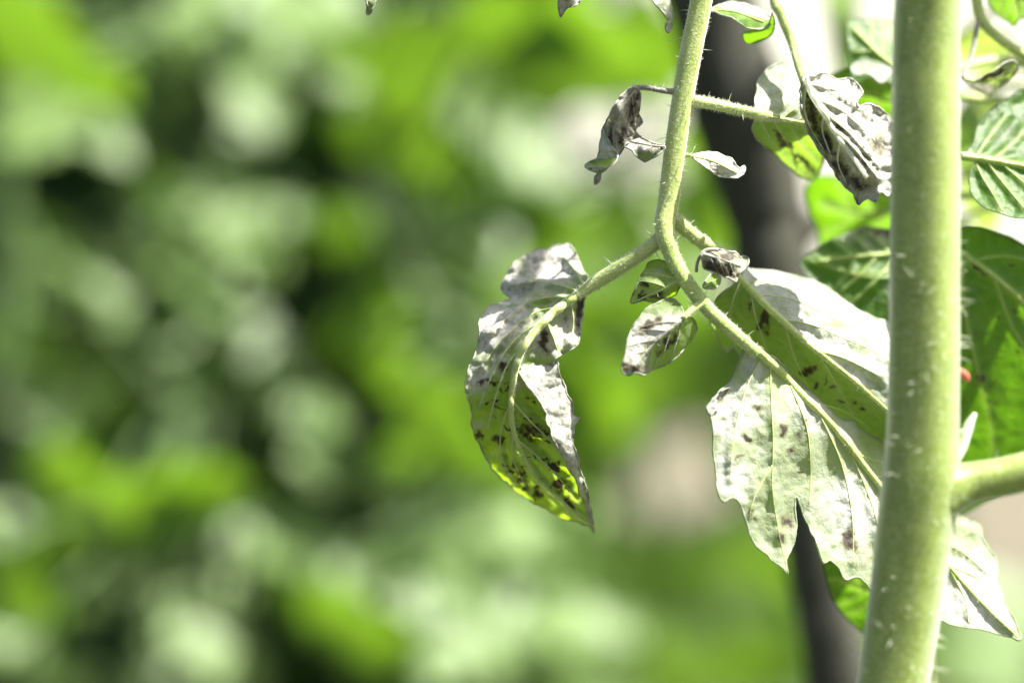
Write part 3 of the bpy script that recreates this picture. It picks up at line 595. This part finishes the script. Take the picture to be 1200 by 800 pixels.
for pts in ([(1072, 240, 60, 4), (1150, 230, 60, 5), (1332, 260, 50, 8)], [(1105, 320, 30, 5), (1180, 300, 44, 6), (1332, 330, 50, 8)], [(1082, 95, 34, 4), (1180, 70, 50, 6), (1332, 100, 50, 8)], [(1085, 110, 42, 4), (1190, 120, 52, 6), (1332, 140, 50, 8)], [(1075, 680, 30, 5), (1088, 760, 40, 6), (1120, 920, 48, 6), (1332, 1100, 50, 8)]):
    stalk(back, pts, M['stalk'], n_short=0, n_long=0, sides=8)
# tall olive blade far behind, top right
leaflet(back, [([(965, -40), (975, 40), (985, 105), (998, 112), (1004, 60), (1000, -40), (985, -80)], [(965, -40, 190), (1000, -40, 200), (990, 110, 214), (985, 20, 190)])], [(985, -75), (985, 20), (992, 108)], M['bright'], h=7, nv=4, name='leaf', seed=17, hairs=0)
stalk(back, [(985, -75, 195, 4), (1080, -200, 120, 6), (1335, -250, 46, 10)], M['stalk'], n_short=0, n_long=0, sides=8)

# ------------------------------------------------------------------ the blighted tomato plant in focus
SM = W1(1040, 400, -27)
main = empty('tomato_plant', (SM[0], SM[1], 0))
tag(main, 'blighted tomato plant with thick hairy stem and hanging grey withered leaflets', 'tomato plant')
st = stalk(main, [(1300, -660, -60, 30), (1240, -560, -55, 33), (1160, -350, -42, 35), (1104, -150, -31, 37), (1087, 0, -27, 38.5), (1084, 150, -27, 40), (1083, 300, -27, 41), (1082, 430, -27, 41.5), (1080, 520, -27, 43), (1078, 570, -27, 46), (1070, 630, -27, 45), (1061, 700, -27, 43), (1046, 800, -27, 42), (1030, 900, -27, 43), (1010, 1200, -27, 45), (1020, 2400, -25, 48), (1030, 4400, -24, 50)],
     M['stem'], 'stem', 2600, 0, 30, .035, step=9.0, label='thick upright hairy green stem crossing in front of the leaves')
sp = catmull([(1083, 300, -27), (1080, 520, -27), (1078, 570, -27), (1061, 700, -27), (1046, 800, -27)], 4.0)
hb = MB(); add_hairs(hb, W(sp[:, 0], sp[:, 1], sp[:, 2]), .0062, 0, 190, ll=(1.6, 5.0), rl=.085); tag(hb.build('long_hairs', M['hair'], st), kind='stuff')
sp = catmull([(1087, 0, -27), (1083, 300, -27)], 4.0)
hb = MB(); add_hairs(hb, W(sp[:, 0], sp[:, 1], sp[:, 2]), .0061, 0, 30, ll=(.8, 2.0), rl=.07); tag(hb.build('long_hairs', M['hair'], st), kind='stuff')
stalk(main, [(1072, 600, -27, 24), (1096, 582, -27, 34), (1114, 573, -27, 31), (1130, 568, -27, 26), (1145, 564, -27, 23.5), (1170, 560, -27, 23), (1205, 552, -27, 23), (1300, 528, -27, 22), (1480, 480, -27, 20)], M['stem'], 'side_shoot', 500, 25, 24, .02, label='thick side shoot leaving the main stem to the right')
stalk(main, [(1118, 545, -25, 4), (1128, 525, -24, 5), (1135, 500, -23, 6), (1143, 484, -23, 2)], M['hair'], 'bud_scale', 0, 0, 8, label='small pale bud scale in the angle of the side shoot')
stalk(main, [(1117, 432, -25, 3), (1124, 434, -24, 3.5), (1131, 440, -24, 5), (1135, 447, -24, 2)], simple_mat('red_bud', (.45, .10, .07), (.6, .2, .15), 400), 'red_bud', 0, 0, 8, label='tiny red bud on the right of the thick stem')
# rachis of the hanging leaf, joining the stem above the frame
stalk(main, [(1200, -455, -48, 20), (1090, -470, -38, 19), (980, -410, -20, 18), (872, -250, -4, 16), (838, -110, 0, 14.5), (822, 0, 0, 13), (810, 60, 0, 13), (798, 130, 0, 12.5), (790, 185, 0, 12.5), (784, 235, 0, 12.5), (779, 268, -1, 11.5), (788, 300, -2, 9.5), (806, 332, -3, 9), (830, 362, -3.5, 8.5), (858, 388, -4, 8), (888, 414, -3, 7)],
      M['stalk'], n_short=5200, n_long=110, sides=20, label='hairy main stalk of the hanging withered leaf', step=3.0)
# upper right stalk carrying the crumpled white leaflet
stalk(main, [(1245, -560, -55, 16), (1120, -540, -25, 14), (1015, -400, 5, 12), (940, -180, 18, 9), (910, -20, 16, 8), (918, 18, 13, 8), (931, 50, 10, 8), (939, 78, 4, 8), (945, 98, 0, 7)], M['stalk'], n_short=600, n_long=25, label='hairy stalk of the crumpled white leaflet')

# 1 big curled leaflet on the left
stalk(main, [(780, 272, 0, 8), (765, 287, .5, 8.5), (742, 303, 1, 8.5), (715, 320, 2, 9), (692, 335, 2.6, 7.5), (676, 347, 2.4, 5)], M['stalk'], n_short=1300, n_long=30)
dA = dead_blobs([(640, 310, 45, .95), (600, 335, 35, 1), (575, 385, 44, .95), (600, 375, 40, .8), (585, 420, 26, .7), (672, 385, 32, 1), (668, 300, 30, 1), (640, 400, 30, .85), (618, 440, 20, .6), (560, 440, 22, .9), (560, 500, 10, .5), (605, 450, 10, .8), (655, 350, 30, .55)])
def dead1(x, y, si):
    return np.full(len(x), .95) if si == 1 else dA(x, y, si)
leaflet(main, [([(692, 335), (686, 318), (678, 302), (670, 290), (656, 286), (640, 292), (622, 295), (608, 304), (597, 318), (588, 333), (590, 343), (600, 350), (584, 354), (570, 362), (562, 376), (561, 396), (556, 415), (548, 433), (547, 455), (552, 478), (554, 500), (562, 522), (575, 545), (592, 563), (612, 581), (634, 595), (656, 605), (675, 610), (688, 615), (696, 624), (696, 614), (691, 595), (687, 572), (678, 547), (670, 520), (668, 495), (662, 465), (652, 440), (650, 424), (660, 414), (674, 408), (681, 390), (682, 366), (686, 347)],
   [(692, 335, 3), (668, 290, 16), (625, 296, 16), (600, 320, 13), (590, 340, 12), (645, 320, 11), (615, 345, 7), (650, 365, 1), (620, 395, -2), (563, 378, 1), (590, 375, 0), (561, 405, -2), (580, 420, -4), (606, 425, -3), (548, 445, -5), (572, 462, -4), (601, 455, -2), (552, 478, -3), (600, 480, -0.5), (556, 505, 2), (580, 520, 5), (615, 530, 5), (575, 545, 11), (620, 586, 13.5), (650, 580, 10.5), (692, 614, 13.5), (683, 368, 3), (665, 411, -1), (662, 380, 1), (655, 450, 0), (640, 480, .5), (668, 520, 0), (650, 530, 3.5), (686, 570, 4)]),
   ([(608, 430), (622, 426), (640, 428), (652, 425), (657, 442), (664, 458), (670, 472), (672, 488), (678, 490), (672, 497), (671, 512), (674, 532), (681, 553), (687, 573), (691, 596), (694, 612), (688, 600), (678, 574), (667, 549), (655, 527), (645, 506), (637, 482), (626, 460), (612, 444)],
    [(608, 432, -5), (630, 428, -2), (652, 426, -1), (664, 458, -.5), (671, 500, -.5), (681, 553, 2.5), (693, 608, 10), (640, 460, -2), (655, 500, -1), (645, 506, -4), (626, 460, -5.5), (667, 549, 1), (678, 574, 4)])],
   [(690, 337), (670, 350), (650, 365), (630, 385), (615, 405), (606, 425), (601, 450), (599, 480), (602, 505), (614, 535), (632, 562), (658, 587), (690, 613)], M['sick'], h=2.4,
   veins=[[(680, 342), (655, 334), (625, 330), (600, 334)], [(670, 350), (645, 348), (618, 355), (595, 372), (572, 392)], [(655, 360), (628, 366), (605, 382), (582, 405), (566, 430)], [(638, 376), (610, 392), (590, 415), (574, 445), (562, 475)], [(615, 405), (596, 425), (582, 460), (572, 500)], [(600, 470), (588, 500), (588, 535), (605, 570)], [(602, 505), (602, 540), (622, 580)],
          [(668, 352), (672, 375), (668, 402)], [(640, 376), (648, 395), (655, 415)], [(606, 425), (622, 450), (640, 480)], [(600, 470), (620, 492), (648, 520), (665, 540)], [(606, 515), (630, 535), (655, 560), (680, 590)], [(685, 338), (675, 318), (660, 300)]],
   puff=2.0, vein_h=1.3, crumple=.68, wr=15, tert=5, dead=dead1, lesions_shade=[(622, 505, 15, 10, 20), (584, 514, 7, 5, 20), (560, 510, 4, 8, 0), (630, 578, 5, 6, 0), (615, 573, 3.5, 5, 40), (656, 568, 9, 7, 0), (668, 590, 8, 5, 60), (650, 548, 8, 3, 40), (638, 400, 3, 12, -10), (680, 365, 3, 20, 5), (588, 430, 6, 3, 30), (610, 560, 7, 3, 50)],
   streaks=110, streak_box=(548, 425, 685, 605), curl=1.3, jit=1.9, seed=21, hairs=120, mid_r=(.85, .18), vein_r=.2, label='large curled leaflet, grey above and glowing yellow green at its tip', edge=.17, rimdead=.7)

# 2 big white terminal leaflet
dB = dead_blobs([(860, 480, 60, .6), (850, 560, 40, .7), (1000, 600, 60, .75), (960, 480, 40, .7), (880, 430, 20, .8), (1150, 700, 60, .8), (990, 500, 30, .6)], .25)
leaflet(main, [([(888, 412), (876, 400), (866, 424), (856, 446), (846, 456), (834, 468), (832, 482), (835, 500), (836, 530), (840, 558), (842, 580), (848, 588), (858, 583), (868, 592), (875, 612), (883, 634), (900, 652), (916, 664), (923, 672), (921, 655), (930, 636), (933, 610), (931, 588), (934, 582), (941, 600), (950, 622), (960, 642), (965, 660), (972, 656), (982, 664), (990, 678), (1000, 676), (1012, 680), (1030, 700), (1060, 715), (1090, 722), (1118, 732), (1150, 738), (1180, 745), (1196, 748), (1190, 728), (1178, 705), (1170, 680), (1166, 655), (1152, 632), (1148, 615), (1130, 608), (1100, 590), (1060, 548), (1036, 520), (1012, 505), (1000, 492), (985, 490), (960, 468), (935, 445), (908, 420)],
   [(888, 412, -3), (940, 460, 2), (990, 520, 4), (1040, 580, 8), (1100, 650, 11), (1190, 745, 8), (840, 470, -5), (838, 540, -9), (845, 585, -11), (890, 540, -6), (900, 640, -7), (920, 668, -8), (932, 590, -3), (960, 645, -3), (990, 675, -2), (1040, 690, 4), (1110, 725, 5), (960, 560, 1), (870, 430, -3), (1000, 492, 8), (940, 448, 6), (1060, 548, 14), (1130, 610, 17), (1165, 660, 15), (1140, 690, 10)])],
   [(886, 410), (912, 434), (945, 468), (980, 504), (1012, 545), (1050, 592), (1100, 650), (1150, 705), (1188, 742)], M['pale'], h=2.8,
   veins=[[(902, 425), (904, 470), (906, 520), (905, 570), (912, 620), (920, 660)], [(925, 448), (945, 500), (950, 550), (948, 590)], [(960, 485), (985, 540), (998, 600), (1000, 660)], [(985, 510), (1010, 560), (1030, 620), (1040, 680)], [(893, 418), (876, 450), (862, 500), (855, 560)], [(950, 472), (985, 480), (1020, 502)], [(1000, 530), (1040, 545), (1070, 560)], [(1060, 605), (1100, 610), (1140, 620)], [(1085, 632), (1125, 645), (1165, 680)], [(1070, 615), (1090, 660), (1100, 715)], [(1110, 662), (1150, 680), (1175, 710)], [(1110, 662), (1130, 700), (1135, 730)], [(905, 545), (885, 580), (878, 605)]],
   puff=.9, vein_h=.55, crumple=.28, wr=24, tert=6, dead=dB, lesions_shade=[(918, 505, 4, 6, 0), (937, 510, 3, 4, 0), (926, 528, 3, 3, 0), (938, 553, 3, 2, 0), (995, 632, 7, 9, 20), (1003, 642, 9, 2, 50), (923, 612, 7, 6, 0), (916, 630, 4, 4, 0), (888, 478, 4, 3, 0), (880, 600, 3, 3, 0), (844, 463, 9, 5, -50)],
   streaks=14, streak_box=(850, 480, 950, 640), curl=.8, seed=22, hairs=150, mid_r=(.85, .25), vein_r=.17, label='large whitened terminal leaflet hanging behind the thick stem, raised yellow veins', edge=.2, rimdead=.35)
# rolled dry flap on its edge
leaflet(main, [([(828, 478), (834, 470), (846, 458), (855, 455), (850, 462), (840, 470), (838, 480), (833, 486)], [(828, 478, -10), (846, 458, -7), (838, 480, -8), (840, 470, -6.5)])], None, M['grey'], h=1.6, seed=23, dead=const(.9), crumple=.5, wr=8, jit=.4)

# 3 upper right leaflet: sunlit white upper half and shaded green lower half painted by mask
stalk(main, [(786, 240, 1, 8), (788, 254, 2, 8), (800, 266, 3, 8), (818, 280, 4, 8), (836, 293, 5, 8), (852, 306, 6, 8), (868, 324, 6, 6)], M['stalk'], n_short=1100, n_long=22)
def dC_sunlit(x, y, si):
    below = (y - np.interp(x, [865, 900, 950, 1000, 1040, 1100], [326, 360, 405, 445, 480, 530]))
    return np.where(below < 4, .55 + .35 * (vnoise(x / 20, y / 20, 5) - .2), .02) * np.clip(1.2 - .02 * np.maximum(below, 0), 0, 1)
leaflet(main, [([(862, 312), (880, 315), (905, 317), (925, 322), (945, 327), (962, 333), (978, 343), (990, 352), (1005, 362), (1022, 372), (1045, 380), (1080, 400), (1110, 450), (1105, 510), (1070, 540), (1040, 520), (1000, 500), (960, 490), (920, 470), (880, 440), (868, 416), (858, 405), (852, 412), (842, 396), (832, 376), (836, 356), (846, 342), (858, 334)],
   [(866, 324, 5), (900, 360, 4), (950, 405, 3.5), (1000, 445, 4), (1060, 495, 6), (880, 315, 13), (925, 322, 15), (978, 343, 16), (1040, 378, 16), (1100, 430, 16), (835, 375, 12), (855, 405, 15), (880, 440, 16), (930, 470, 17), (1000, 500, 18), (1070, 540, 18), (900, 400, 10)])],
   [(862, 322), (880, 340), (900, 360), (925, 383), (950, 405), (1000, 445), (1040, 480), (1085, 515)], M['folded'], h=2.8,
   veins=[[(872, 330), (900, 332), (930, 345), (950, 368)], [(915, 374), (950, 380), (985, 395), (1020, 410), (1050, 430)], [(885, 345), (925, 350), (960, 365), (1000, 385), (1035, 400)], [(955, 410), (990, 420), (1030, 440)], [(880, 340), (885, 370), (895, 400), (905, 430)], [(920, 380), (930, 415), (945, 450), (960, 480)], [(960, 414), (980, 450), (1000, 485)], [(868, 328), (858, 355), (852, 390)]],
   puff=1.3, vein_h=.6, crumple=.3, wr=22, tert=6, dead=dC_sunlit, lesions_shade=[(950, 434, 8, 5, -20), (942, 440, 5, 2, 20), (968, 446, 2, 7, 10), (975, 455, 6, 2, -40), (1000, 470, 5, 2, 30), (1012, 478, 4, 3, 0), (955, 452, 2, 4, 20), (895, 372, 5, 12, 20), (898, 388, 4, 5, 0), (880, 360, 3, 7, 10), (985, 470, 4, 2, 0)],
   curl=.9, seed=24, hairs=120, mid_r=(.7, .25), vein_r=.16, label='white folded leaflet behind the big terminal one, green and spotted below', edge=.2, rimdead=.6)

# 4, 5 small pair under the fork
leaflet(main, [([(797, 325), (792, 314), (783, 307), (770, 305), (760, 308), (754, 318), (748, 332), (741, 346), (740, 355), (755, 352), (770, 354), (782, 350), (792, 345), (797, 335)], [(797, 325, -3), (770, 305, 1), (741, 354, -1), (770, 335, -3.5), (785, 348, 0), (755, 325, -2)])],
   [(804, 322), (794, 328), (778, 338), (760, 346), (742, 354)], M['sick'], h=1.8, nv=3, vang=48, puff=.8, vein_h=.4, crumple=.15, dead=dead_blobs([(772, 318, 14, .45)]), lesions_shade=[(756, 333, 6, 4, 0), (753, 348, 4, 6, 30), (771, 347, 9, 5, -25)], seed=25, hairs=30, mid_r=(.3, .1), label='small green leaflet with three black spots under the fork of the stalk', rimdead=.5)
stalk(main, [(812, 340, -2, 3.5), (806, 331, -2.5, 3), (797, 326, -3, 2.5)], M['stalk'], n_short=60, n_long=3)
def d5(x, y, si):
    m = (y - np.interp(x, [735, 760, 800], [428, 400, 366])); return np.where(m < 4, .35 + .65 * np.clip((y - 362) / 25, 0, 1), .0) + .9 * np.exp(-((x - 742) ** 2 + (y - 430) ** 2) / 500)
leaflet(main, [([(801, 372), (800, 362), (793, 353), (782, 351), (768, 356), (756, 363), (746, 376), (738, 390), (734, 408), (730, 424), (729, 434), (736, 440), (745, 437), (755, 440), (764, 434), (780, 427), (795, 416), (808, 402), (817, 388), (815, 378), (808, 370)], [(801, 372, -7), (775, 395, -8.5), (745, 430, -10.5), (785, 352, -3), (750, 370, -6.5), (734, 408, -9), (730, 432, -10.5), (815, 382, -3), (800, 410, -4), (765, 433, -6), (760, 390, -8)])],
   [(804, 370), (790, 382), (775, 395), (758, 412), (744, 430)], M['sick'], h=1.9, nv=4, vang=42, puff=.35, vein_h=.25, crumple=.22, wr=15, dead=d5, lesions_shade=[(762, 380, 12, 4, -25), (784, 398, 4, 14, 35), (776, 412, 3, 7, 35), (744, 431, 10, 5, 20), (731, 433, 4, 3, 0), (758, 406, 4, 2, 0)], seed=26, hairs=40, mid_r=(.32, .1), label='small leaflet, left half dried white and right half still green', rimdead=.6, midmat=M['drystalk'])
stalk(main, [(826, 352, -3.5, 4), (816, 359, -5, 4), (806, 368, -6.6, 3.5), (800, 374, -7.4, 3)], M['stalk'], n_short=90, n_long=5)
# 6 black withered scrap beside the fork, with its thin bent stalk, and a tiny green leaflet
stalk(main, [(816, 318, -3, 2.2), (817, 308, -4, 2), (822, 298, -4.5, 2), (832, 293, -5, 2), (842, 293, -5, 2)], M['drystalk'], n_short=0, n_long=0, sides=8)
leaflet(main, [([(822, 296), (832, 291), (848, 293), (862, 296), (868, 302), (872, 300), (877, 304), (876, 312), (870, 316), (864, 322), (862, 330), (852, 326), (840, 320), (826, 315), (823, 306)], [(822, 298, -5), (850, 294, 0), (876, 306, 1), (845, 308, -7), (826, 314, -4), (862, 328, -2), (850, 318, -3)])],
   [(824, 298), (845, 304), (868, 312)], M['grey'], h=1.5, nv=3, crumple=.7, wr=9, curl=-.8, dead=const(.55), lesions_shade=[(842, 314, 18, 7, 20), (856, 322, 8, 6, 0), (852, 300, 12, 3, 10)], seed=27, hairs=15, mid_r=(.2, .1), midmat=M['drystalk'], label='black shrivelled leaflet scrap on a thin bent stalk beside the fork')
leaflet(main, [([(824, 336), (828, 326), (836, 321), (844, 324), (843, 332), (838, 338), (830, 338)], [(824, 336, -1), (836, 321, 3), (843, 332, 3), (834, 332, 0)])], [(824, 337), (834, 330), (842, 326)], M['bright'], h=1.6, nv=2, seed=28, hairs=0, mid_r=(.15, .08), label='tiny fresh green leaflet on the stalk below the fork')

# 7 withered hanging leaflet, upper left
stalk(main, [(792, 108, 0, 4), (775, 106, -.5, 3.2), (758, 103, -1, 3), (745, 103, -1.5, 3.2), (736, 108, -2, 3.5), (726, 120, -2, 2.5)], M['drystalk'], n_short=160, n_long=4)
leaflet(main, [([(748, 104), (740, 102), (730, 110), (720, 124), (710, 143), (706, 152), (712, 166), (716, 178), (719, 188), (728, 178), (734, 168), (740, 166), (747, 160), (744, 152), (752, 143), (748, 132), (751, 118)], [(745, 103, -2), (710, 148, -1), (718, 186, 0), (728, 135, -5), (750, 120, 1), (748, 145, 2), (740, 164, 0), (722, 160, -3)])],
   [(744, 105), (730, 125), (720, 150), (719, 184)], M['grey'], h=1.7, nv=3, crumple=1.1, wr=12, curl=-.8, dead=const(.8), lesions_shade=[(742, 125, 8, 20, 10), (733, 158, 8, 10, 20), (716, 160, 4, 14, 0)], seed=31, hairs=20, mid_r=(.25, .1), midmat=M['drystalk'], label='dark grey withered leaflet hanging from a bent dry stalk')
leaflet(main, [([(706, 152), (703, 168), (700, 184), (690, 190), (685, 195), (690, 199), (700, 202), (708, 200), (716, 192), (724, 184), (722, 178), (716, 170), (711, 160)], [(706, 152, -1), (700, 185, 1), (685, 195, 2), (705, 201, -1), (722, 180, -1), (712, 175, -3)])],
   None, M['pale'], h=1.6, crumple=.5, wr=10, dead=const(.7), lesions_shade=[(690, 197, 6, 2, 0)], seed=32, label='pale dry tip of the hanging withered leaflet')
leaflet(main, [([(686, 193), (698, 187), (712, 186), (722, 182), (722, 188), (712, 196), (700, 194), (690, 196)], [(686, 194, 0), (705, 186, -2), (722, 184, -2), (710, 195, -4.5)])], None, M['sick'], h=1.5, crumple=.4, wr=9, seed=33, dead=const(.1))
stalk(main, [(703, 199, -1, 1.0), (702, 204, -1, 3.0), (700, 210, -1, 4.6), (698, 215, -1, 2.4), (698, 217, -1, .8)], M['drystalk'], 'dry_bud', 0, 0, 10, label='tiny dark drop-shaped dry bud at the end of the hanging leaflet', step=1.0)
# 8 and 9 shrivelled scraps on either side of the stalk
leaflet(main, [([(779, 172), (768, 168), (752, 161), (742, 158), (730, 160), (724, 166), (722, 174), (730, 172), (738, 174), (746, 184), (756, 189), (768, 184), (776, 177)], [(779, 172, -1), (750, 160, 2), (724, 168, 1), (755, 174, -4), (757, 188, -1)])], [(779, 172), (760, 170), (735, 165)], M['grey'], h=1.5, nv=3, crumple=.5, wr=10, curl=-.6,
   dead=lambda x, y, si: np.where(y - np.interp(x, [740, 775], [176, 172]) > 3, .05, .95), lesions_shade=[(772, 172, 9, 3, 25)], seed=34, hairs=15, mid_r=(.2, .1), label='small shrivelled leaflet, white above and green beneath, left of the stalk', midmat=M['drystalk'])
stalk(main, [(788, 172, 0, 2.2), (779, 172, -.5, 2)], M['drystalk'], n_short=0, n_long=0, sides=8)
leaflet(main, [([(812, 182), (822, 179), (838, 178), (848, 182), (858, 186), (862, 194), (867, 198), (872, 195), (871, 203), (864, 208), (852, 207), (840, 205), (828, 197), (818, 190)], [(812, 183, 0), (840, 180, 2), (870, 200, 1), (842, 193, -4), (850, 207, 0)])], [(810, 183), (835, 189), (864, 203)], M['pale'], h=1.5, nv=3, crumple=.5, wr=9, curl=-.7, dead=const(.85), seed=35, hairs=20, mid_r=(.25, .1), label='small dried whitish leaflet curled up right of the stalk', lesions_shade=[(838, 199, 9, 2, 20)])
stalk(main, [(790, 181, 0, 2.6), (802, 181, 0, 2.4), (814, 184, -.5, 2)], M['stalk'], n_short=60, n_long=2, sides=8)
# 10 folded leaflet at the top
leaflet(main, [([(833, 11), (845, 5), (860, 2), (878, 6), (892, 12), (904, 22), (902, 30), (890, 34), (874, 32), (858, 22), (842, 16)], [(833, 11, 8), (862, 3, 12), (902, 22, 10), (870, 20, 4), (886, 33, 7)]), ([(872, 38), (884, 34), (900, 28), (905, 14), (908, 28), (904, 40), (892, 48), (878, 51), (872, 46)], [(872, 40, 11), (904, 20, 8), (904, 42, 12), (878, 50, 15)])],
   [(833, 12), (860, 14), (895, 26)], M['bright'], h=1.8, nv=3, crumple=.35, wr=12, dead=lambda x, y, si: np.full(len(x), .0) if si else np.where(y < 6 + (x - 833) * .25, .9, .15), seed=36, hairs=20, mid_r=(.25, .1), label='folded leaflet at the top, pale outside with a yellow green lobe below')
stalk(main, [(820, 11, 1, 2.5), (835, 12, 8, 2.2)], M['stalk'], n_short=30, n_long=2, sides=8)
# 11 leaflet on the right-hand stalk: sunlit pale and shaded green halves, painted
stalk(main, [(798, 116, 0, 7), (815, 119, 0, 7), (840, 123, 1, 6.5), (865, 129, 2, 6), (890, 134, 2.5, 6), (912, 138, 5, 4)], M['stalk'], n_short=1000, n_long=14)
leaflet(main, [([(885, 130), (886, 112), (890, 94), (902, 80), (918, 72), (930, 69), (942, 74), (954, 84), (962, 110), (966, 145), (966, 180), (962, 200), (952, 211), (936, 205), (918, 190), (904, 176), (888, 165), (882, 152), (884, 142)], [(885, 132, 3), (940, 144, 8), (990, 152, 16), (890, 100, 12), (920, 74, 16), (970, 85, 24), (883, 150, 10), (905, 175, 20), (940, 205, 27), (980, 190, 29), (930, 170, 18)])],
   [(878, 131), (905, 137), (935, 143), (962, 147)], M['folded'], h=2.4, nv=4, puff=1.0, vein_h=.5, crumple=.22, wr=20, dead=lambda x, y, si: np.where(y < 143, .6, 0.02), lesions_shade=[(922, 170, 2.5, 18, -40), (940, 188, 3, 14, -55), (930, 180, 8, 2, 0), (950, 200, 10, 2, 20), (912, 158, 2, 10, -30), (935, 195, 2, 7, 10)], seed=37, hairs=60, mid_r=(.6, .25), label='leaflet with sunlit pale upper half and vein-shadowed green lower half', edge=.2, rimdead=.6)  # thin dark strips paint the vein shadows of the lower half
# 12 crumpled white leaflet beside the stem
def d12_shade(x, y, si):
    e = np.interp(y, [90, 140, 200, 235], [946, 962, 1000, 1020]); return np.where(x < e, .25 + .5 * np.clip((y - 150) / 50, 0, 1), .85)  # left part toned darker for the shade inside the fold
leaflet(main, [([(942, 92), (956, 88), (968, 86), (980, 94), (992, 92), (1004, 98), (1012, 108), (1004, 116), (1006, 124), (1020, 122), (1034, 130), (1048, 145), (1052, 180), (1048, 215), (1040, 230), (1032, 226), (1026, 238), (1016, 231), (1006, 239), (999, 227), (988, 216), (975, 196), (958, 172), (946, 152), (940, 132), (938, 110)],
   [(942, 92, -1), (965, 130, -2), (990, 165, -3), (1015, 200, -5), (968, 87, 6), (1010, 110, 6), (1050, 150, 5), (1060, 200, 2), (940, 130, 1), (958, 172, 3), (985, 212, 3), (1010, 232, -1), (960, 160, 4), (1040, 232, -3), (1020, 150, 1), (985, 190, 1)])],
   [(943, 90), (952, 112), (966, 134), (980, 158), (998, 182), (1016, 208)], M['grey'], h=1.9,
   veins=[[(948, 98), (975, 104), (1000, 118), (1014, 132)], [(955, 115), (985, 128), (1010, 150), (1025, 165)], [(964, 130), (992, 152), (1015, 178), (1030, 195)], [(975, 150), (1000, 172), (1030, 210)], [(945, 100), (942, 125), (950, 150), (965, 175)], [(966, 134), (964, 155), (975, 185)], [(985, 165), (982, 190), (992, 215)]],
   puff=1.5, vein_h=1.0, crumple=.8, wr=13, curl=-1.3, curl_w=7, dead=d12_shade, lesions_shade=[(952, 135, 7, 22, -12), (966, 165, 8, 20, -25), (985, 198, 9, 14, -35), (985, 150, 10, 4, 45), (1010, 190, 9, 6, 30), (1005, 215, 14, 8, 10), (1030, 170, 6, 12, 20), (950, 115, 3, 9, -10)], seed=38, hairs=90, mid_r=(.6, .3), vein_r=.3, label='crumpled white and grey leaflet with ragged curled edge beside the thick stem', edge=.22, rimdead=.9, midmat=M['hair'], jit=1.6)  # long dark strips on the left are painted fold shade
# curled scraps and tips at the top edge
for (pts, ctr, mt, dd, lab, sd) in (
   ([(428, -12), (434, -14), (441, -8), (439, 4), (435, 14), (431, 17), (430, 8)], [(430, -10, 0), (440, -8, 2), (432, 16, 0), (435, 2, -2)], 'grey', .3, 'dry leaf tip hanging alone into the sunny bed', 41),
   ([(650, -20), (668, -24), (682, -12), (679, 2), (672, 8), (664, 10), (657, 20), (655, 10), (654, -4)], [(650, -20, 0), (682, -10, 2), (657, 18, 0), (666, -2, -3)], 'grey', .8, 'grey withered leaflet tip hanging in from above, left of the stalk', 42),
   ([(756, -25), (772, -24), (782, -6), (788, 12), (788, 30), (783, 38), (780, 30), (782, 22), (772, 10), (762, -4)], [(758, -22, 0), (775, -20, 3), (786, 34, 0), (776, 0, -3)], 'sick', .6, 'narrow pale curled leaflet tip hanging beside the stalk', 43)):
    leaflet(main, [(pts, ctr)], None, M[mt], h=1.6, crumple=.5, wr=9, dead=const(dd), seed=sd, label=lab)
for pts in ([(430, -12, 0, 2), (470, -60, 0, 3), (640, -120, 0, 5), (838, -110, 0, 6)], [(660, -22, 0, 3), (720, -70, 0, 4), (838, -105, 0, 6)], [(763, -24, 0, 3), (790, -60, 0, 4), (832, -80, 0, 6)]):
    stalk(main, pts, M['stalk'], n_short=0, n_long=0, sides=8)
